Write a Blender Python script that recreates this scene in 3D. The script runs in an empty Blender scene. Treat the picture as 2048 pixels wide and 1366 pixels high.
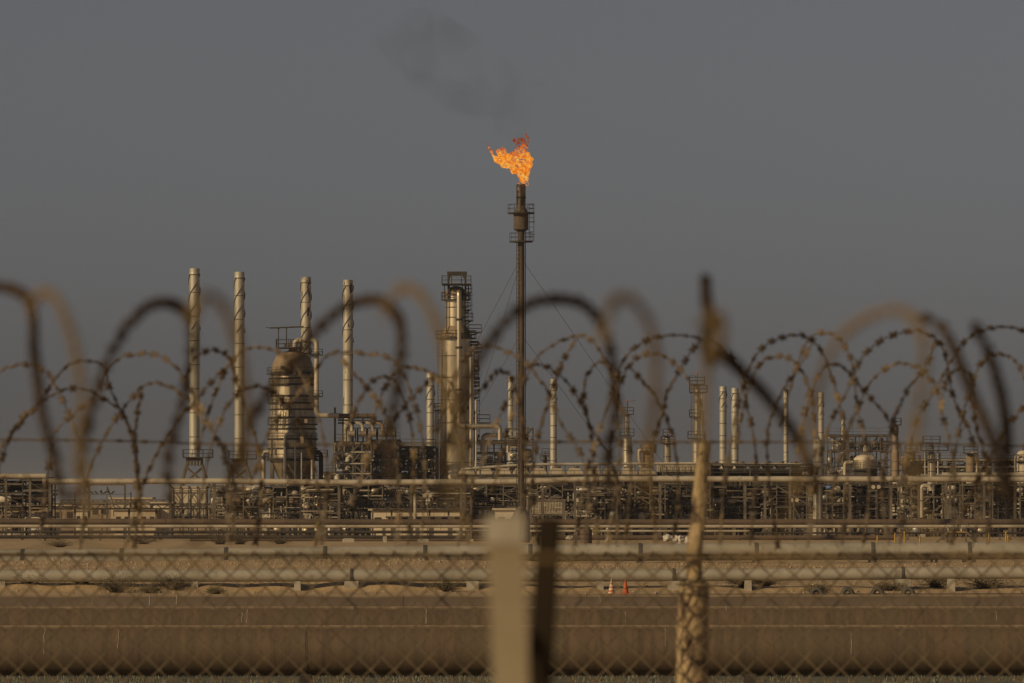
import bpy, math, random
from mathutils import Vector, noise as mn
R = math.radians
sc = bpy.context.scene
COL = sc.collection

# ------------------------------------------------------------------ camera, sky, sun, exposure
FMM = 200.0
F = 2048 * FMM / 36.0          # focal length in photo pixels
CX, HY, CH = 1024.0, 1000.0, 5.0
cam_d = bpy.data.cameras.new('camera')
cam = bpy.data.objects.new('camera', cam_d); COL.objects.link(cam)
cam.location = (0, 0, CH); cam.rotation_euler = (R(90), 0, 0)
cam_d.lens = FMM; cam_d.sensor_width = 36.0
cam_d.shift_y = (HY - 683) / 2048.0
cam_d.clip_start = 0.5; cam_d.clip_end = 60000
cam_d.dof.use_dof = True; cam_d.dof.focus_distance = 780.0
cam_d.dof.aperture_fstop = FMM / 9.0
sc.camera = cam

PHI, EL = 52.0, 24.0
w = bpy.data.worlds.new('World'); sc.world = w; w.use_nodes = True
nt = w.node_tree; nt.nodes.clear()
sky = nt.nodes.new('ShaderNodeTexSky'); sky.sky_type = 'NISHITA'; sky.sun_disc = False
sky.sun_elevation = R(EL); sky.sun_rotation = R(PHI + 180)
sky.air_density = 1.0; sky.dust_density = 1.3; sky.ozone_density = 1.0; sky.altitude = 0
hs = nt.nodes.new('ShaderNodeHueSaturation'); hs.inputs['Saturation'].default_value = 0.25
tint = nt.nodes.new('ShaderNodeMix'); tint.data_type = 'RGBA'; tint.blend_type = 'MULTIPLY'
tint.inputs['Factor'].default_value = 1.0; tint.inputs['B'].default_value = (0.96, 0.955, 1.035, 1)
bg = nt.nodes.new('ShaderNodeBackground'); bg.inputs['Strength'].default_value = 0.05
wo = nt.nodes.new('ShaderNodeOutputWorld')
nt.links.new(sky.outputs[0], hs.inputs['Color']); nt.links.new(hs.outputs[0], tint.inputs['A'])
nt.links.new(tint.outputs['Result'], bg.inputs['Color']); nt.links.new(bg.outputs[0], wo.inputs['Surface'])

sun_d = bpy.data.lights.new('sun', 'SUN'); sun_d.energy = 5.0; sun_d.angle = R(0.6)
sun_d.color = (1.0, 0.745, 0.405)
sun = bpy.data.objects.new('sun', sun_d); COL.objects.link(sun)
sdir = Vector((-math.sin(R(PHI)) * math.cos(R(EL)), -math.cos(R(PHI)) * math.cos(R(EL)), math.sin(R(EL))))
sun.rotation_euler = (-sdir).to_track_quat('-Z', 'Y').to_euler()
sun.location = (-200, -100, 200)

vs = sc.view_settings
vs.view_transform = 'Standard'; vs.look = 'None'; vs.gamma = 1.0; vs.use_curve_mapping = False
vs.exposure = -0.86
sc.cycles.use_denoising = True
sc.cycles.max_bounces = 5; sc.cycles.diffuse_bounces = 2; sc.cycles.glossy_bounces = 2
sc.cycles.transparent_max_bounces = 12; sc.cycles.volume_bounces = 0
sc.cycles.sample_clamp_indirect = 4.0

# ------------------------------------------------------------------ helpers
def P(px, py, D):
    return Vector(((px - CX) / F * D, D, CH - (py - HY) / F * D))
def PX(n, D): return n / F * D          # n photo pixels at distance D, in metres
ORG = {}

class MB:
    def __init__(s): s.v = []; s.f = []; s.sm = []
    def add(s, vs_, fs, smooth=False):
        b = len(s.v); s.v.extend([tuple(p) for p in vs_])
        for f in fs: s.f.append(tuple(i + b for i in f)); s.sm.append(smooth)
        return s
    def box(s, c, d, rz=0.0):
        cx, cy, cz = c; hx, hy, hz = d[0] / 2, d[1] / 2, d[2] / 2
        co, si = math.cos(rz), math.sin(rz)
        vv = []
        for z in (-hz, hz):
            for x, y in ((-hx, -hy), (hx, -hy), (hx, hy), (-hx, hy)):
                vv.append((cx + x * co - y * si, cy + x * si + y * co, cz + z))
        return s.add(vv, [(3, 2, 1, 0), (4, 5, 6, 7), (0, 1, 5, 4), (1, 2, 6, 5), (2, 3, 7, 6), (3, 0, 4, 7)])
    def bar(s, p, q, wd, ht=None):
        p, q = Vector(p), Vector(q); ht = ht or wd
        t = (q - p)
        if t.length < 1e-6: return s
        t.normalize()
        up = Vector((0, 0, 1)) if abs(t.z) < 0.9 else Vector((0, 1, 0))
        a = t.cross(up).normalized() * (wd / 2); b = a.cross(t).normalized() * (ht / 2)
        vv = [e + i * a + j * b for e in (p, q) for i, j in ((-1, -1), (1, -1), (1, 1), (-1, 1))]
        return s.add(vv, [(3, 2, 1, 0), (4, 5, 6, 7), (0, 1, 5, 4), (1, 2, 6, 5), (2, 3, 7, 6), (3, 0, 4, 7)])
    def tube(s, path, r, n=10, caps=True, closed=False):
        path = [Vector(p) for p in path]; m = len(path)
        rr = r if isinstance(r, (list, tuple)) else [r] * m
        u = None; vv = []
        for i, p in enumerate(path):
            if closed: t = path[(i + 1) % m] - path[i - 1]
            else: t = path[min(i + 1, m - 1)] - path[max(i - 1, 0)]
            t.normalize()
            if u is None:
                h = Vector((0, 0, 1)) if abs(t.z) < 0.8 else Vector((1, 0, 0))
                u = t.cross(h).normalized()
            else:
                u = (u - t * u.dot(t))
                if u.length < 1e-6: u = t.cross(Vector((0.3, 0.5, 0.8)))
                u.normalize()
            b = t.cross(u)
            for k in range(n):
                a = 2 * math.pi * k / n
                vv.append(p + (u * math.cos(a) + b * math.sin(a)) * rr[i])
        fs = []
        for i in range(m if closed else m - 1):
            j = (i + 1) % m
            for k in range(n):
                k2 = (k + 1) % n
                fs.append((i * n + k, i * n + k2, j * n + k2, j * n + k))
        s.add(vv, fs, True)
        if caps and not closed:
            s.add(vv[:n], [tuple(range(n))[::-1]]); s.add(vv[-n:], [tuple(range(n))])
        return s
    def lathe(s, x, y, prof, n=24, smooth_prof=False):
        """prof: list of (z, r), bottom or top first"""
        if smooth_prof:
            vv = []; fs = []
            for z, r in prof:
                for k in range(n):
                    a = 2 * math.pi * k / n; vv.append((x + r * math.cos(a), y + r * math.sin(a), z))
            for i in range(len(prof) - 1):
                for k in range(n):
                    k2 = (k + 1) % n; fs.append((i * n + k, i * n + k2, (i + 1) * n + k2, (i + 1) * n + k))
            s.add(vv, fs, True)
        else:
            for i in range(len(prof) - 1):
                s.lathe(x, y, prof[i:i + 2], n, True)
        return s
    def disc(s, x, y, z, r, n=24, r0=0.0):
        if r0 <= 0:
            return s.add([(x + r * math.cos(2 * math.pi * k / n), y + r * math.sin(2 * math.pi * k / n), z) for k in range(n)], [tuple(range(n))])
        return s.lathe(x, y, [(z, r0), (z, r)], n)
    def build(s, name, mat, parent=None, kind=None, loc=None):
        if parent is not None: o0 = ORG[parent.name]
        else:
            if loc is None:
                xs = [p[0] for p in s.v]; ys = [p[1] for p in s.v]; zs = [p[2] for p in s.v]
                loc = ((min(xs) + max(xs)) / 2, (min(ys) + max(ys)) / 2, min(zs))
            o0 = Vector(loc)
        me = bpy.data.meshes.new(name)
        me.from_pydata([(p[0] - o0.x, p[1] - o0.y, p[2] - o0.z) for p in s.v], [], s.f)
        me.polygons.foreach_set('use_smooth', s.sm)
        me.materials.append(mat); me.update()
        o = bpy.data.objects.new(name, me); COL.objects.link(o)
        if parent is not None: o.parent = parent
        else: o.location = o0
        ORG[o.name] = o0
        if kind: o['kind'] = kind
        return o

def inst(src, parent, loc):
    """another object sharing src's mesh; loc is the world position of the copy's mesh origin"""
    o = bpy.data.objects.new(src.name.split('.')[0], src.data); COL.objects.link(o)
    o.parent = parent; o.location = Vector(loc) - ORG[parent.name]
    ORG[o.name] = Vector(loc)
    return o
def tag(o, label, cat, group=None, kind=None):
    o['label'] = label; o['category'] = cat
    if group: o['group'] = group
    if kind: o['kind'] = kind
    return o
def thing(name, loc, label, cat, group=None):
    o = bpy.data.objects.new(name, None); COL.objects.link(o); o.location = loc
    o.empty_display_size = 0.3
    ORG[o.name] = Vector(loc)
    return tag(o, label, cat, group)
def arc(p, q, c, n=6):
    """quarter-round corner from p to q about the sharp corner c"""
    return [p * (1 - t) ** 2 + c * 2 * t * (1 - t) + q * t * t for t in [i / n for i in range(n + 1)]]
def bend(pts, rad, n=6):
    """polyline with rounded corners"""
    pts = [Vector(p) for p in pts]; out = [pts[0]]
    for i in range(1, len(pts) - 1):
        a, c, b = pts[i - 1], pts[i], pts[i + 1]
        r1 = min(rad, (a - c).length * .49); r2 = min(rad, (b - c).length * .49)
        out += arc(c + (a - c).normalized() * r1, c + (b - c).normalized() * r2, c, n)
    out.append(pts[-1]); return out
def spline(pts, sub=6):
    """Catmull-Rom through Vectors"""
    out = []
    n = len(pts)
    for i in range(n - 1):
        p0 = pts[max(i - 1, 0)]; p1 = pts[i]; p2 = pts[i + 1]; p3 = pts[min(i + 2, n - 1)]
        for k in range(sub):
            t = k / sub
            out.append(0.5 * ((2 * p1) + (p2 - p0) * t + (2 * p0 - 5 * p1 + 4 * p2 - p3) * t * t + (3 * p1 - p0 - 3 * p2 + p3) * t ** 3))
    out.append(pts[-1]); return out

# ------------------------------------------------------------------ materials
def mat(name, c1, c2=None, scale=1.0, stretch=(1, 1, 1), rough=0.7, metal=0.0, lo=0.4, hi=0.65, c3=None, scale3=4.0, lo3=0.58, hi3=0.66,
        bump=0.0, bscale=None, detail=6.0, dust=None):
    m = bpy.data.materials.new(name); m.use_nodes = True
    t = m.node_tree; n = t.nodes; b = n['Principled BSDF']
    b.inputs['Roughness'].default_value = rough; b.inputs['Metallic'].default_value = metal
    geo = n.new('ShaderNodeNewGeometry')
    mp = n.new('ShaderNodeMapping'); mp.inputs['Scale'].default_value = stretch
    t.links.new(geo.outputs['Position'], mp.inputs['Vector'])
    def nz(sc_, det):
        x = n.new('ShaderNodeTexNoise'); x.inputs['Scale'].default_value = sc_; x.inputs['Detail'].default_value = det
        x.inputs['Roughness'].default_value = 0.62
        t.links.new(mp.outputs[0], x.inputs['Vector']); return x
    def ramp(src, a, bb):
        r = n.new('ShaderNodeMapRange'); r.inputs['From Min'].default_value = a; r.inputs['From Max'].default_value = bb
        t.links.new(src.outputs[0], r.inputs['Value']); return r
    cur = None
    if c2 is not None:
        x = nz(scale, detail); r = ramp(x, lo, hi)
        mx = n.new('ShaderNodeMix'); mx.data_type = 'RGBA'
        mx.inputs['A'].default_value = (*c1, 1); mx.inputs['B'].default_value = (*c2, 1)
        t.links.new(r.outputs[0], mx.inputs['Factor']); cur = mx.outputs['Result']
        if c3 is not None:
            x3 = nz(scale3, detail); r3 = ramp(x3, lo3, hi3)
            m3 = n.new('ShaderNodeMix'); m3.data_type = 'RGBA'; m3.inputs['B'].default_value = (*c3, 1)
            t.links.new(cur, m3.inputs['A']); t.links.new(r3.outputs[0], m3.inputs['Factor']); cur = m3.outputs['Result']
        if dust is not None:      # settled sand on upward faces, also painting the bright sheen along pipe tops
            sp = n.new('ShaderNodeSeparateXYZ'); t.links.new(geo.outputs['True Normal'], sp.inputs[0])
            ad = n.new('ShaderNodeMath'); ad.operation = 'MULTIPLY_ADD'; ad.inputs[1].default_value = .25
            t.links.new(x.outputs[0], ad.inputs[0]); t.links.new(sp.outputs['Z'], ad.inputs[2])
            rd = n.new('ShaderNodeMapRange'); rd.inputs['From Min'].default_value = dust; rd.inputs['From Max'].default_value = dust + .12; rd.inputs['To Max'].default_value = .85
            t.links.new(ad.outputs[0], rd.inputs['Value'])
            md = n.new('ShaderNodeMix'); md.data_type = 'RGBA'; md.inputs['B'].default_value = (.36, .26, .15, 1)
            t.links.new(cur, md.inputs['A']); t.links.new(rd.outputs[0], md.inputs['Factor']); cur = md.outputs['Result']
        t.links.new(cur, b.inputs['Base Color'])
        rr = n.new('ShaderNodeMapRange'); rr.inputs['To Min'].default_value = max(rough - .1, .05); rr.inputs['To Max'].default_value = min(rough + .2, 1)
        t.links.new(x.outputs[0], rr.inputs['Value']); t.links.new(rr.outputs[0], b.inputs['Roughness'])
    else:
        b.inputs['Base Color'].default_value = (*c1, 1)
    if bump > 0:
        xb = nz(bscale or scale * 3, 8.0)
        bp = n.new('ShaderNodeBump'); bp.inputs['Strength'].default_value = bump; bp.inputs['Distance'].default_value = 0.1
        t.links.new(xb.outputs[0], bp.inputs['Height']); t.links.new(bp.outputs[0], b.inputs['Normal'])
    return m

M = {}
M['sand'] = mat('sand', (0.48, 0.34, 0.18), (0.31, 0.215, 0.115), 0.35, (1, 0.35, 1), 0.95, lo=.35, hi=.7, c3=(0.50, 0.38, 0.24), scale3=1.6, lo3=.5, hi3=.75, bump=0.8, bscale=2.5)
M['clod'] = mat('clod', (0.42, 0.31, 0.19), (0.26, 0.19, 0.12), 3.0, rough=.95)
M['grass'] = mat('grass', (0.24, 0.23, 0.155), (0.12, 0.125, 0.08), 1.2, rough=.9)
M['shrub'] = mat('shrub', (0.075, 0.070, 0.036), (0.15, 0.12, 0.06), 2.0, rough=.9)
M['twig'] = mat('twig', (0.10, 0.07, 0.045), (0.06, 0.045, 0.03), 3.0, rough=.9)
M['stackpaint'] = mat('stack_paint', (0.47, 0.445, 0.375), (0.37, 0.34, 0.275), 0.9, (1, 1, .12), 0.48, .35, c3=(0.24, 0.18, 0.12), scale3=1.3, lo3=.64, hi3=.80)
M['stackflaky'] = mat('stack_flaky', (0.47, 0.435, 0.36), (0.37, 0.33, 0.255), 0.8, (1, 1, .25), 0.5, .3, c3=(0.05, 0.035, 0.025), scale3=1.1, lo3=.575, hi3=.60)
M['clad'] = mat('cladding', (0.62, 0.55, 0.42), (0.44, 0.37, 0.26), 0.9, (1, 1, .10), 0.34, 0.8, c3=(0.22, 0.15, 0.09), scale3=1.2, lo3=.64, hi3=.78)
M['cladold'] = mat('cladding_old', (0.44, 0.38, 0.28), (0.24, 0.19, 0.125), 1.1, (1, 1, .15), 0.42, 0.6, lo=.40, hi=.66, c3=(0.10, 0.07, 0.045), scale3=1.6, lo3=.58, hi3=.70)
M['domerust'] = mat('dome_rust', (0.29, 0.215, 0.135), (0.20, 0.145, 0.09), 1.2, (1, 1, .4), rough=.7, c3=(0.12, 0.075, 0.045), scale3=1.8, lo3=.58, hi3=.7)
M['steel'] = mat('frame_steel', (0.15, 0.125, 0.095), (0.075, 0.058, 0.042), 0.7, rough=.75)
M['darksteel'] = mat('dark_steel', (0.055, 0.044, 0.035), (0.030, 0.023, 0.018), 0.8, rough=.8)
M['palesteel'] = mat('pale_steel', (0.46, 0.41, 0.32), (0.27, 0.22, 0.16), 0.6, rough=.65)
M['palepipe'] = mat('pale_pipe', (0.52, 0.46, 0.36), (0.38, 0.32, 0.23), 0.35, (1, 1, 1), 0.45, .2, c3=(0.20, 0.15, 0.10), scale3=.25, lo3=.56, hi3=.66)
M['flarerust'] = mat('flare_rust', (0.105, 0.080, 0.056), (0.055, 0.038, 0.027), 0.9, (1, 1, .3), 0.8, c3=(0.13, 0.072, 0.042), scale3=1.6, lo3=.55, hi3=.68)
M['flaretip'] = mat('flare_tip', (0.30, 0.20, 0.15), (0.06, 0.04, 0.03), 1.4, rough=.8, lo=.42, hi=.58)
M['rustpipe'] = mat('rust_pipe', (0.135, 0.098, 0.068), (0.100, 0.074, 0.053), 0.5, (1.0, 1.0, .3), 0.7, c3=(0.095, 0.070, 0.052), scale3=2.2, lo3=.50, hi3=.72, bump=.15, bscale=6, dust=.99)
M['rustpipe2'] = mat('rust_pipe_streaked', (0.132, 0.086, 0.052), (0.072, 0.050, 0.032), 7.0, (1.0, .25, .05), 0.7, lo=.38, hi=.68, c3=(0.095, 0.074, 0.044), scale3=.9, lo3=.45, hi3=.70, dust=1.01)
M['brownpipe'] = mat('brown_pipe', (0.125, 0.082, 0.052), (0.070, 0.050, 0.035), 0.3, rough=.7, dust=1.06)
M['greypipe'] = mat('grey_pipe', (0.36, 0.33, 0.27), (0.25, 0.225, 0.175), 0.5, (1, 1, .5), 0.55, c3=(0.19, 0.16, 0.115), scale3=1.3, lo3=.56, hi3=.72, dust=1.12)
M['flange'] = mat('flange_dark', (0.06, 0.056, 0.05), (0.10, 0.09, 0.075), 1.5, rough=.7)
M['concrete'] = mat('concrete', (0.40, 0.36, 0.29), (0.29, 0.25, 0.19), 1.4, rough=.9, bump=.2)
M['cream'] = mat('cream_wall', (0.62, 0.54, 0.41), (0.50, 0.42, 0.31), 0.5, rough=.85)
M['tanroof'] = mat('tan_roof', (0.48, 0.40, 0.28), (0.36, 0.29, 0.20), 0.4, rough=.85)
M['darkfill'] = mat('dark_shade_fill', (0.050, 0.040, 0.030), (0.028, 0.023, 0.019), 0.35, rough=.85)  # near-black; paints in the shade behind the racks, also window panes and cooler body
M['orange'] = mat('orange_plastic', (0.55, 0.10, 0.025), (0.42, 0.08, 0.02), 6, rough=.6)
M['conewhite'] = mat('cone_band', (0.62, 0.55, 0.40), (0.45, 0.36, 0.22), 8, rough=.6)
M['sack'] = mat('white_sack', (0.60, 0.56, 0.50), (0.45, 0.41, 0.36), 2.5, rough=.85)
M['blue'] = mat('blue_sign', (0.03, 0.13, 0.42), (0.05, 0.18, 0.50), 3, rough=.6)
M['yellow'] = mat('yellow_post', (0.45, 0.28, 0.05), (0.30, 0.18, 0.04), 3, rough=.7)
M['wire'] = mat('razor_wire', (0.12, 0.085, 0.05), (0.05, 0.038, 0.028), 14, rough=.55, c3=(0.27, 0.19, 0.09), scale3=9, lo3=.54, hi3=.7)
M['wiretan'] = mat('razor_wire_tan', (0.25, 0.18, 0.09), (0.16, 0.115, 0.055), 12, rough=.65)
M['wiredark'] = mat('razor_wire_dark', (0.060, 0.042, 0.030), (0.032, 0.024, 0.019), 12, rough=.65)
M['mesh'] = mat('mesh_wire', (0.14, 0.105, 0.06), (0.08, 0.06, 0.036), 12, rough=.7)
M['post'] = mat('fence_post', (0.55, 0.42, 0.25), (0.40, 0.29, 0.16), 9, (1, 1, .5), 0.85, c3=(0.12, 0.08, 0.05), scale3=30, lo3=.53, hi3=.62, bump=.5, bscale=60)
M['postplain'] = mat('fence_post_plain', (0.37, 0.305, 0.20), (0.25, 0.205, 0.135), 9, (1, 1, .5), .9, c3=(0.10, 0.085, 0.06), scale3=14, lo3=.52, hi3=.66)
M['blackbar'] = mat('black_bar', (0.018, 0.013, 0.008), (0.03, 0.022, 0.014), 8, rough=.8)
M['galv'] = mat('galvanised', (0.36, 0.355, 0.33), (0.24, 0.235, 0.215), 1.0, rough=.45, metal=.5)
M['offwhite'] = mat('off_white_paint', (0.62, 0.57, 0.48), (0.48, 0.43, 0.35), 1.2, rough=.55)
M['bird'] = mat('bird_dark', (0.05, 0.045, 0.04), (0.03, 0.028, 0.025), 10, rough=.8)
M['redlamp'] = mat('red_lamp', (0.55, 0.05, 0.03), (0.45, 0.04, 0.02), 10, rough=.4)

# ------------------------------------------------------------------ ground
def gz(x, y):
    z = 0.0
    if y < 70: z += 2.4 * max(0, min(1, (70 - y) / 45.0)) if y > 25 else 2.4
    if 190 < y < 640:
        xp = CX + x / y * F
        yb = 309.6 + 1.6 * mn.noise(Vector((x * .14, 0, 2))) + 0.8 * mn.noise(Vector((x * .5, 0, 4)))
        f = max(0.0, min(1.0, (y - yb) / 2.8)); f = f * f * (3 - 2 * f)
        f *= max(0.0, min(1.0, (600 - y) / 150))
        h = 0.42 + 0.12 * math.exp(-((xp - 760) / 260) ** 2) - 0.16 / (1 + math.exp(max(-30, min(30, -(xp - 1080) / 50)))) + 0.08 * mn.noise(Vector((x * .12, 1, 1)))
        z += f * h
        e = math.exp(-((y - 408) / (16 if y < 408 else 11)) ** 2)
        z += e * max(0.0, 0.10 + 0.10 * math.exp(-((xp - 760) / 200) ** 2) + 0.20 * mn.noise(Vector((x * .16, y * .04, 3))))
        k = min(1, (y - 190) / 60, (640 - y) / 60)
        z += k * (0.10 * mn.noise(Vector((x * .09, y * .035, 0))) + 0.06 * mn.noise(Vector((x * .45, y * .2, 5))) + 0.035 * mn.noise(Vector((x * 1.5, y * .8, 9))))
    return z
def axis(segs):
    out = []
    for a, b, n in segs: out += [a + (b - a) * i / n for i in range(n)]
    out.append(segs[-1][1]); return out
gx = axis([(-20000, -3000, 6), (-3000, -400, 8), (-400, -70, 8), (-70, 70, 300), (70, 400, 8), (400, 3000, 8), (3000, 20000, 6)])
gy = axis([(-2000, -20, 6), (-20, 100, 20), (100, 260, 30), (260, 305, 36), (305, 320, 70), (320, 390, 60), (390, 430, 60), (430, 520, 30), (520, 700, 40), (700, 2000, 20), (2000, 20000, 12)])
g = MB()
g.add([(x, y, gz(x, y)) for y in gy for x in gx],
      [(j * len(gx) + i, j * len(gx) + i + 1, (j + 1) * len(gx) + i + 1, (j + 1) * len(gx) + i) for j in range(len(gy) - 1) for i in range(len(gx) - 1)], True)
g.build('ground', M['sand'], kind='structure', loc=(0, 0, 0))

vg = MB()
vx_ = axis([(-60, 60, 40)]); vy_ = axis([(80, 196, 40)])
vg.add([(x, y, gz(x, y) + .004 + .03 * max(0, mn.noise(Vector((x * .3, y * .3, 0))))) for y in vy_ for x in vx_],
       [(j * len(vx_) + i, j * len(vx_) + i + 1, (j + 1) * len(vx_) + i + 1, (j + 1) * len(vx_) + i) for j in range(len(vy_) - 1) for i in range(len(vx_) - 1)], True)
M['soil'] = mat('verge_soil', (0.15, 0.135, 0.092), (0.095, 0.088, 0.060), 1.5, rough=.95, bump=.6, bscale=8)
vg.build('verge', M['soil'], kind='structure', loc=(0, 140, 0))
rnd = random.Random(7)
# loose clods on the sand banks
c = MB()
for i in range(6000):
    y = rnd.choice([rnd.gauss(398, 10), rnd.uniform(285, 420), rnd.gauss(402, 6)])
    if not 280 < y < 425: continue
    x = rnd.uniform(-0.1, 0.1) * y; r = rnd.uniform(.03, .12) * (1.8 if rnd.random() < .06 else 1)
    z = gz(x, y)
    pts = [(x + r * a * rnd.uniform(.6, 1.3), y + r * b * rnd.uniform(.6, 1.3), z + r * d * rnd.uniform(.5, 1.0)) for a, b, d in
           ((1, 0, 0), (0, 1, 0), (-1, 0, 0), (0, -1, 0), (0, 0, 1), (0, 0, -.5))]
    c.add(pts, [(0, 1, 4), (1, 2, 4), (2, 3, 4), (3, 0, 4), (1, 0, 5), (2, 1, 5), (3, 2, 5), (0, 3, 5)])
tag(c.build('sand_clods', M['clod'], kind='stuff', loc=(0, 400, 0)), 'loose clods and stones lying on the sand banks', 'stones')
# dry grass under the nearest pipe
c = MB()
for i in range(26000):
    y = rnd.uniform(118, 176); x = rnd.uniform(-.1, .1) * y
    if mn.noise(Vector((x * .5, y * .25, 1))) < -.25: continue
    h = rnd.uniform(.05, .17); a = rnd.uniform(0, 6.28); wd = rnd.uniform(.01, .02)
    dx, dy = math.cos(a) * wd, math.sin(a) * wd
    z = gz(x, y)
    c.add([(x - dx, y - dy, z), (x + dx, y + dy, z), (x + rnd.uniform(-.06, .06), y + rnd.uniform(-.06, .06), z + h)], [(0, 1, 2)])
tag(c.build('grass', M['grass'], kind='stuff', loc=(0, 150, 0)), 'short dry grass under the nearest rusty pipe', 'grass')

# ------------------------------------------------------------------ pipelines in front of the plant
def pipeline(name, label, D, pts, rpx, m, group=None, flanges=(), frw=1.12, flen=.16, supports=(), n=28, seams=(), strap_mat=None, sub=4):
    """pts: (px, py of the axis); supports: (px, width px, depth m, material key, kind)"""
    path = [P(x, y, D) for x, y in pts]
    if len(path) > 2: path = spline(path, sub)
    r = PX(rpx, D)
    def axz(px):
        X = (px - CX) / F * D
        for a, b in zip(path[:-1], path[1:]):
            if min(a.x, b.x) <= X <= max(a.x, b.x):
                return a.lerp(b, (X - a.x) / (b.x - a.x + 1e-9))
        return min(path, key=lambda p: abs(p.x - X)).copy()
    c0 = axz(CX)
    t = thing(name, (c0.x, D, gz(c0.x, D)), label, 'pipe', group)
    # split in lengths so that each welded length is a part
    js = sorted(seams)
    cuts = [pts[0][0]] + list(js) + [pts[-1][0]]
    for a, b in zip(cuts[:-1], cuts[1:]):
        xa, xb = axz(a), axz(b)
        mid = [p for p in path if xa.x + .05 < p.x < xb.x - .05]
        MB().tube([xa] + mid + [xb], r, n).build('pipe_length', m, t)
    for fx in flanges:
        p = axz(fx); d = Vector((1, 0, 0))
        MB().tube([p - d * flen / 2, p + d * flen / 2], r * frw, n).build('flange', strap_mat or M['flange'], t)
    for (sx, wpx, dep, mk, kind) in supports:
        p = axz(sx); gzz = gz(p.x, D) - .15; top = p.z - r * .55
        if kind == 'block':
            MB().box((p.x, D, (gzz + top - r * .35) / 2), (PX(wpx, D), dep, top - r * .35 - gzz)).build('support_block', M[mk], t)
            MB().box((p.x, D, top - r * .1), (PX(wpx * .5, D), dep * .5, r * .6)).build('saddle', M['flange'], t)
        else:
            b = MB()
            hw = PX(wpx, D) / 2
            b.box((p.x - hw * .6, D, (gzz + top) / 2), (hw * .5, dep, top - gzz)); b.box((p.x + hw * .6, D, (gzz + top) / 2), (hw * .5, dep, top - gzz))
            b.box((p.x, D, top - .03), (hw * 2.2, dep * 1.2, .1))
            b.build('support_stand', M[mk], t)
    return t, axz, r

L_, R_ = -260, 2310
def drips(t, axz, r, D, marks):
    """pale paint runs and weld marks down the front of a pipe"""
    for (px, b0, b1, wd) in marks:
        p = axz(px); path = []
        for i in range(9):
            be = R(b0 + (b1 - b0) * i / 8)
            path.append((p.x + .03 * mn.noise(Vector((px, i * .5, 0))), p.y - (r + .003) * math.cos(be), p.z + (r + .003) * math.sin(be)))
        MB().tube(path, wd, 5).build('paint_run', M['concrete'], t)
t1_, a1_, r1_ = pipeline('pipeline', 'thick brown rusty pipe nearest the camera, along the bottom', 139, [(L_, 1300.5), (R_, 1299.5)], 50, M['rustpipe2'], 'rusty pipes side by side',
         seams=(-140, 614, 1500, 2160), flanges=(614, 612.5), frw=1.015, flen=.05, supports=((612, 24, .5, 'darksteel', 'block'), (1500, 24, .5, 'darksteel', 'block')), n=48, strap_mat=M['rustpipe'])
drips(t1_, a1_, r1_, 139, ((92, 60, -8, .008), (240, 55, 5, .008), (1330, 65, 10, .007), (1700, 50, -10, .008)))
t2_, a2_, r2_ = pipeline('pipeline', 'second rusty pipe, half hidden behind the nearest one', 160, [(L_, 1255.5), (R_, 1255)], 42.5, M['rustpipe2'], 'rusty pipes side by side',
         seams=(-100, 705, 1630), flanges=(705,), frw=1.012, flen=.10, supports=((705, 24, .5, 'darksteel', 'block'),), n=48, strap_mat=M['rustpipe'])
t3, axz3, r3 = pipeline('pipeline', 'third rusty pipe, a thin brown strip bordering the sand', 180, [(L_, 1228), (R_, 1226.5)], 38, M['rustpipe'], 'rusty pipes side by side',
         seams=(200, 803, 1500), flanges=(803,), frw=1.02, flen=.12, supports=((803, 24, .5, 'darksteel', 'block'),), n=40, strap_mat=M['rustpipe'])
drips(t2_, a2_, r2_, 160, ((853, 75, 12, .012), (486, 50, 15, .010), (496, 60, 14, .009), (1452, 80, 55, .012), (1250, 50, 15, .008), (1990, 55, 20, .008)))
drips(t3, axz3, r3, 180, ((301, 85, 28, .012), (355, 85, 28, .013), (188, 70, 30, .008), (1200, 70, 30, .008)))
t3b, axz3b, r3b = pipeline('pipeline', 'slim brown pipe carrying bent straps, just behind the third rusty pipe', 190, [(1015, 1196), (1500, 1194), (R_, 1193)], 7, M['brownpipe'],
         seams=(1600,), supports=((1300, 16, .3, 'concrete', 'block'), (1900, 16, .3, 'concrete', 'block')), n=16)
for sx in (1630, 1692, 1752, 1813):
    p = axz3b(sx); b = MB()
    path = [p + Vector((PX(13, 190) * math.cos(a) + PX(6, 190) * (a / 3.14), 0.02 * math.sin(a), PX(16, 190) * math.sin(a))) for a in [math.pi * (1 - i / 10) for i in range(11)]]
    for off in (-.16, 0, .16):
        b.tube([q + Vector((0, off, 0)) for q in path], .075, 8)
    b.build('strap', M['flange'], t3b)
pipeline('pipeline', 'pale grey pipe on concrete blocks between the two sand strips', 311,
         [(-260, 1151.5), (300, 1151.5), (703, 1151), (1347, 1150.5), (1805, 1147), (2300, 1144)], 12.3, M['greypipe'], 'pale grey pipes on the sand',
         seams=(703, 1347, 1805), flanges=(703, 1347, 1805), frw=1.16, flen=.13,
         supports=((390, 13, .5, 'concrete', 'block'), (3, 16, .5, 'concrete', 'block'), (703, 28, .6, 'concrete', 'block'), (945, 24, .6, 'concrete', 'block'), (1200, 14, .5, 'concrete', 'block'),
                   (1347, 24, .6, 'concrete', 'block'), (1496, 14, .5, 'concrete', 'block'), (1805, 30, .6, 'concrete', 'block'), (1902, 15, .5, 'concrete', 'block'), (595, 13, .5, 'concrete', 'block')))
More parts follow.
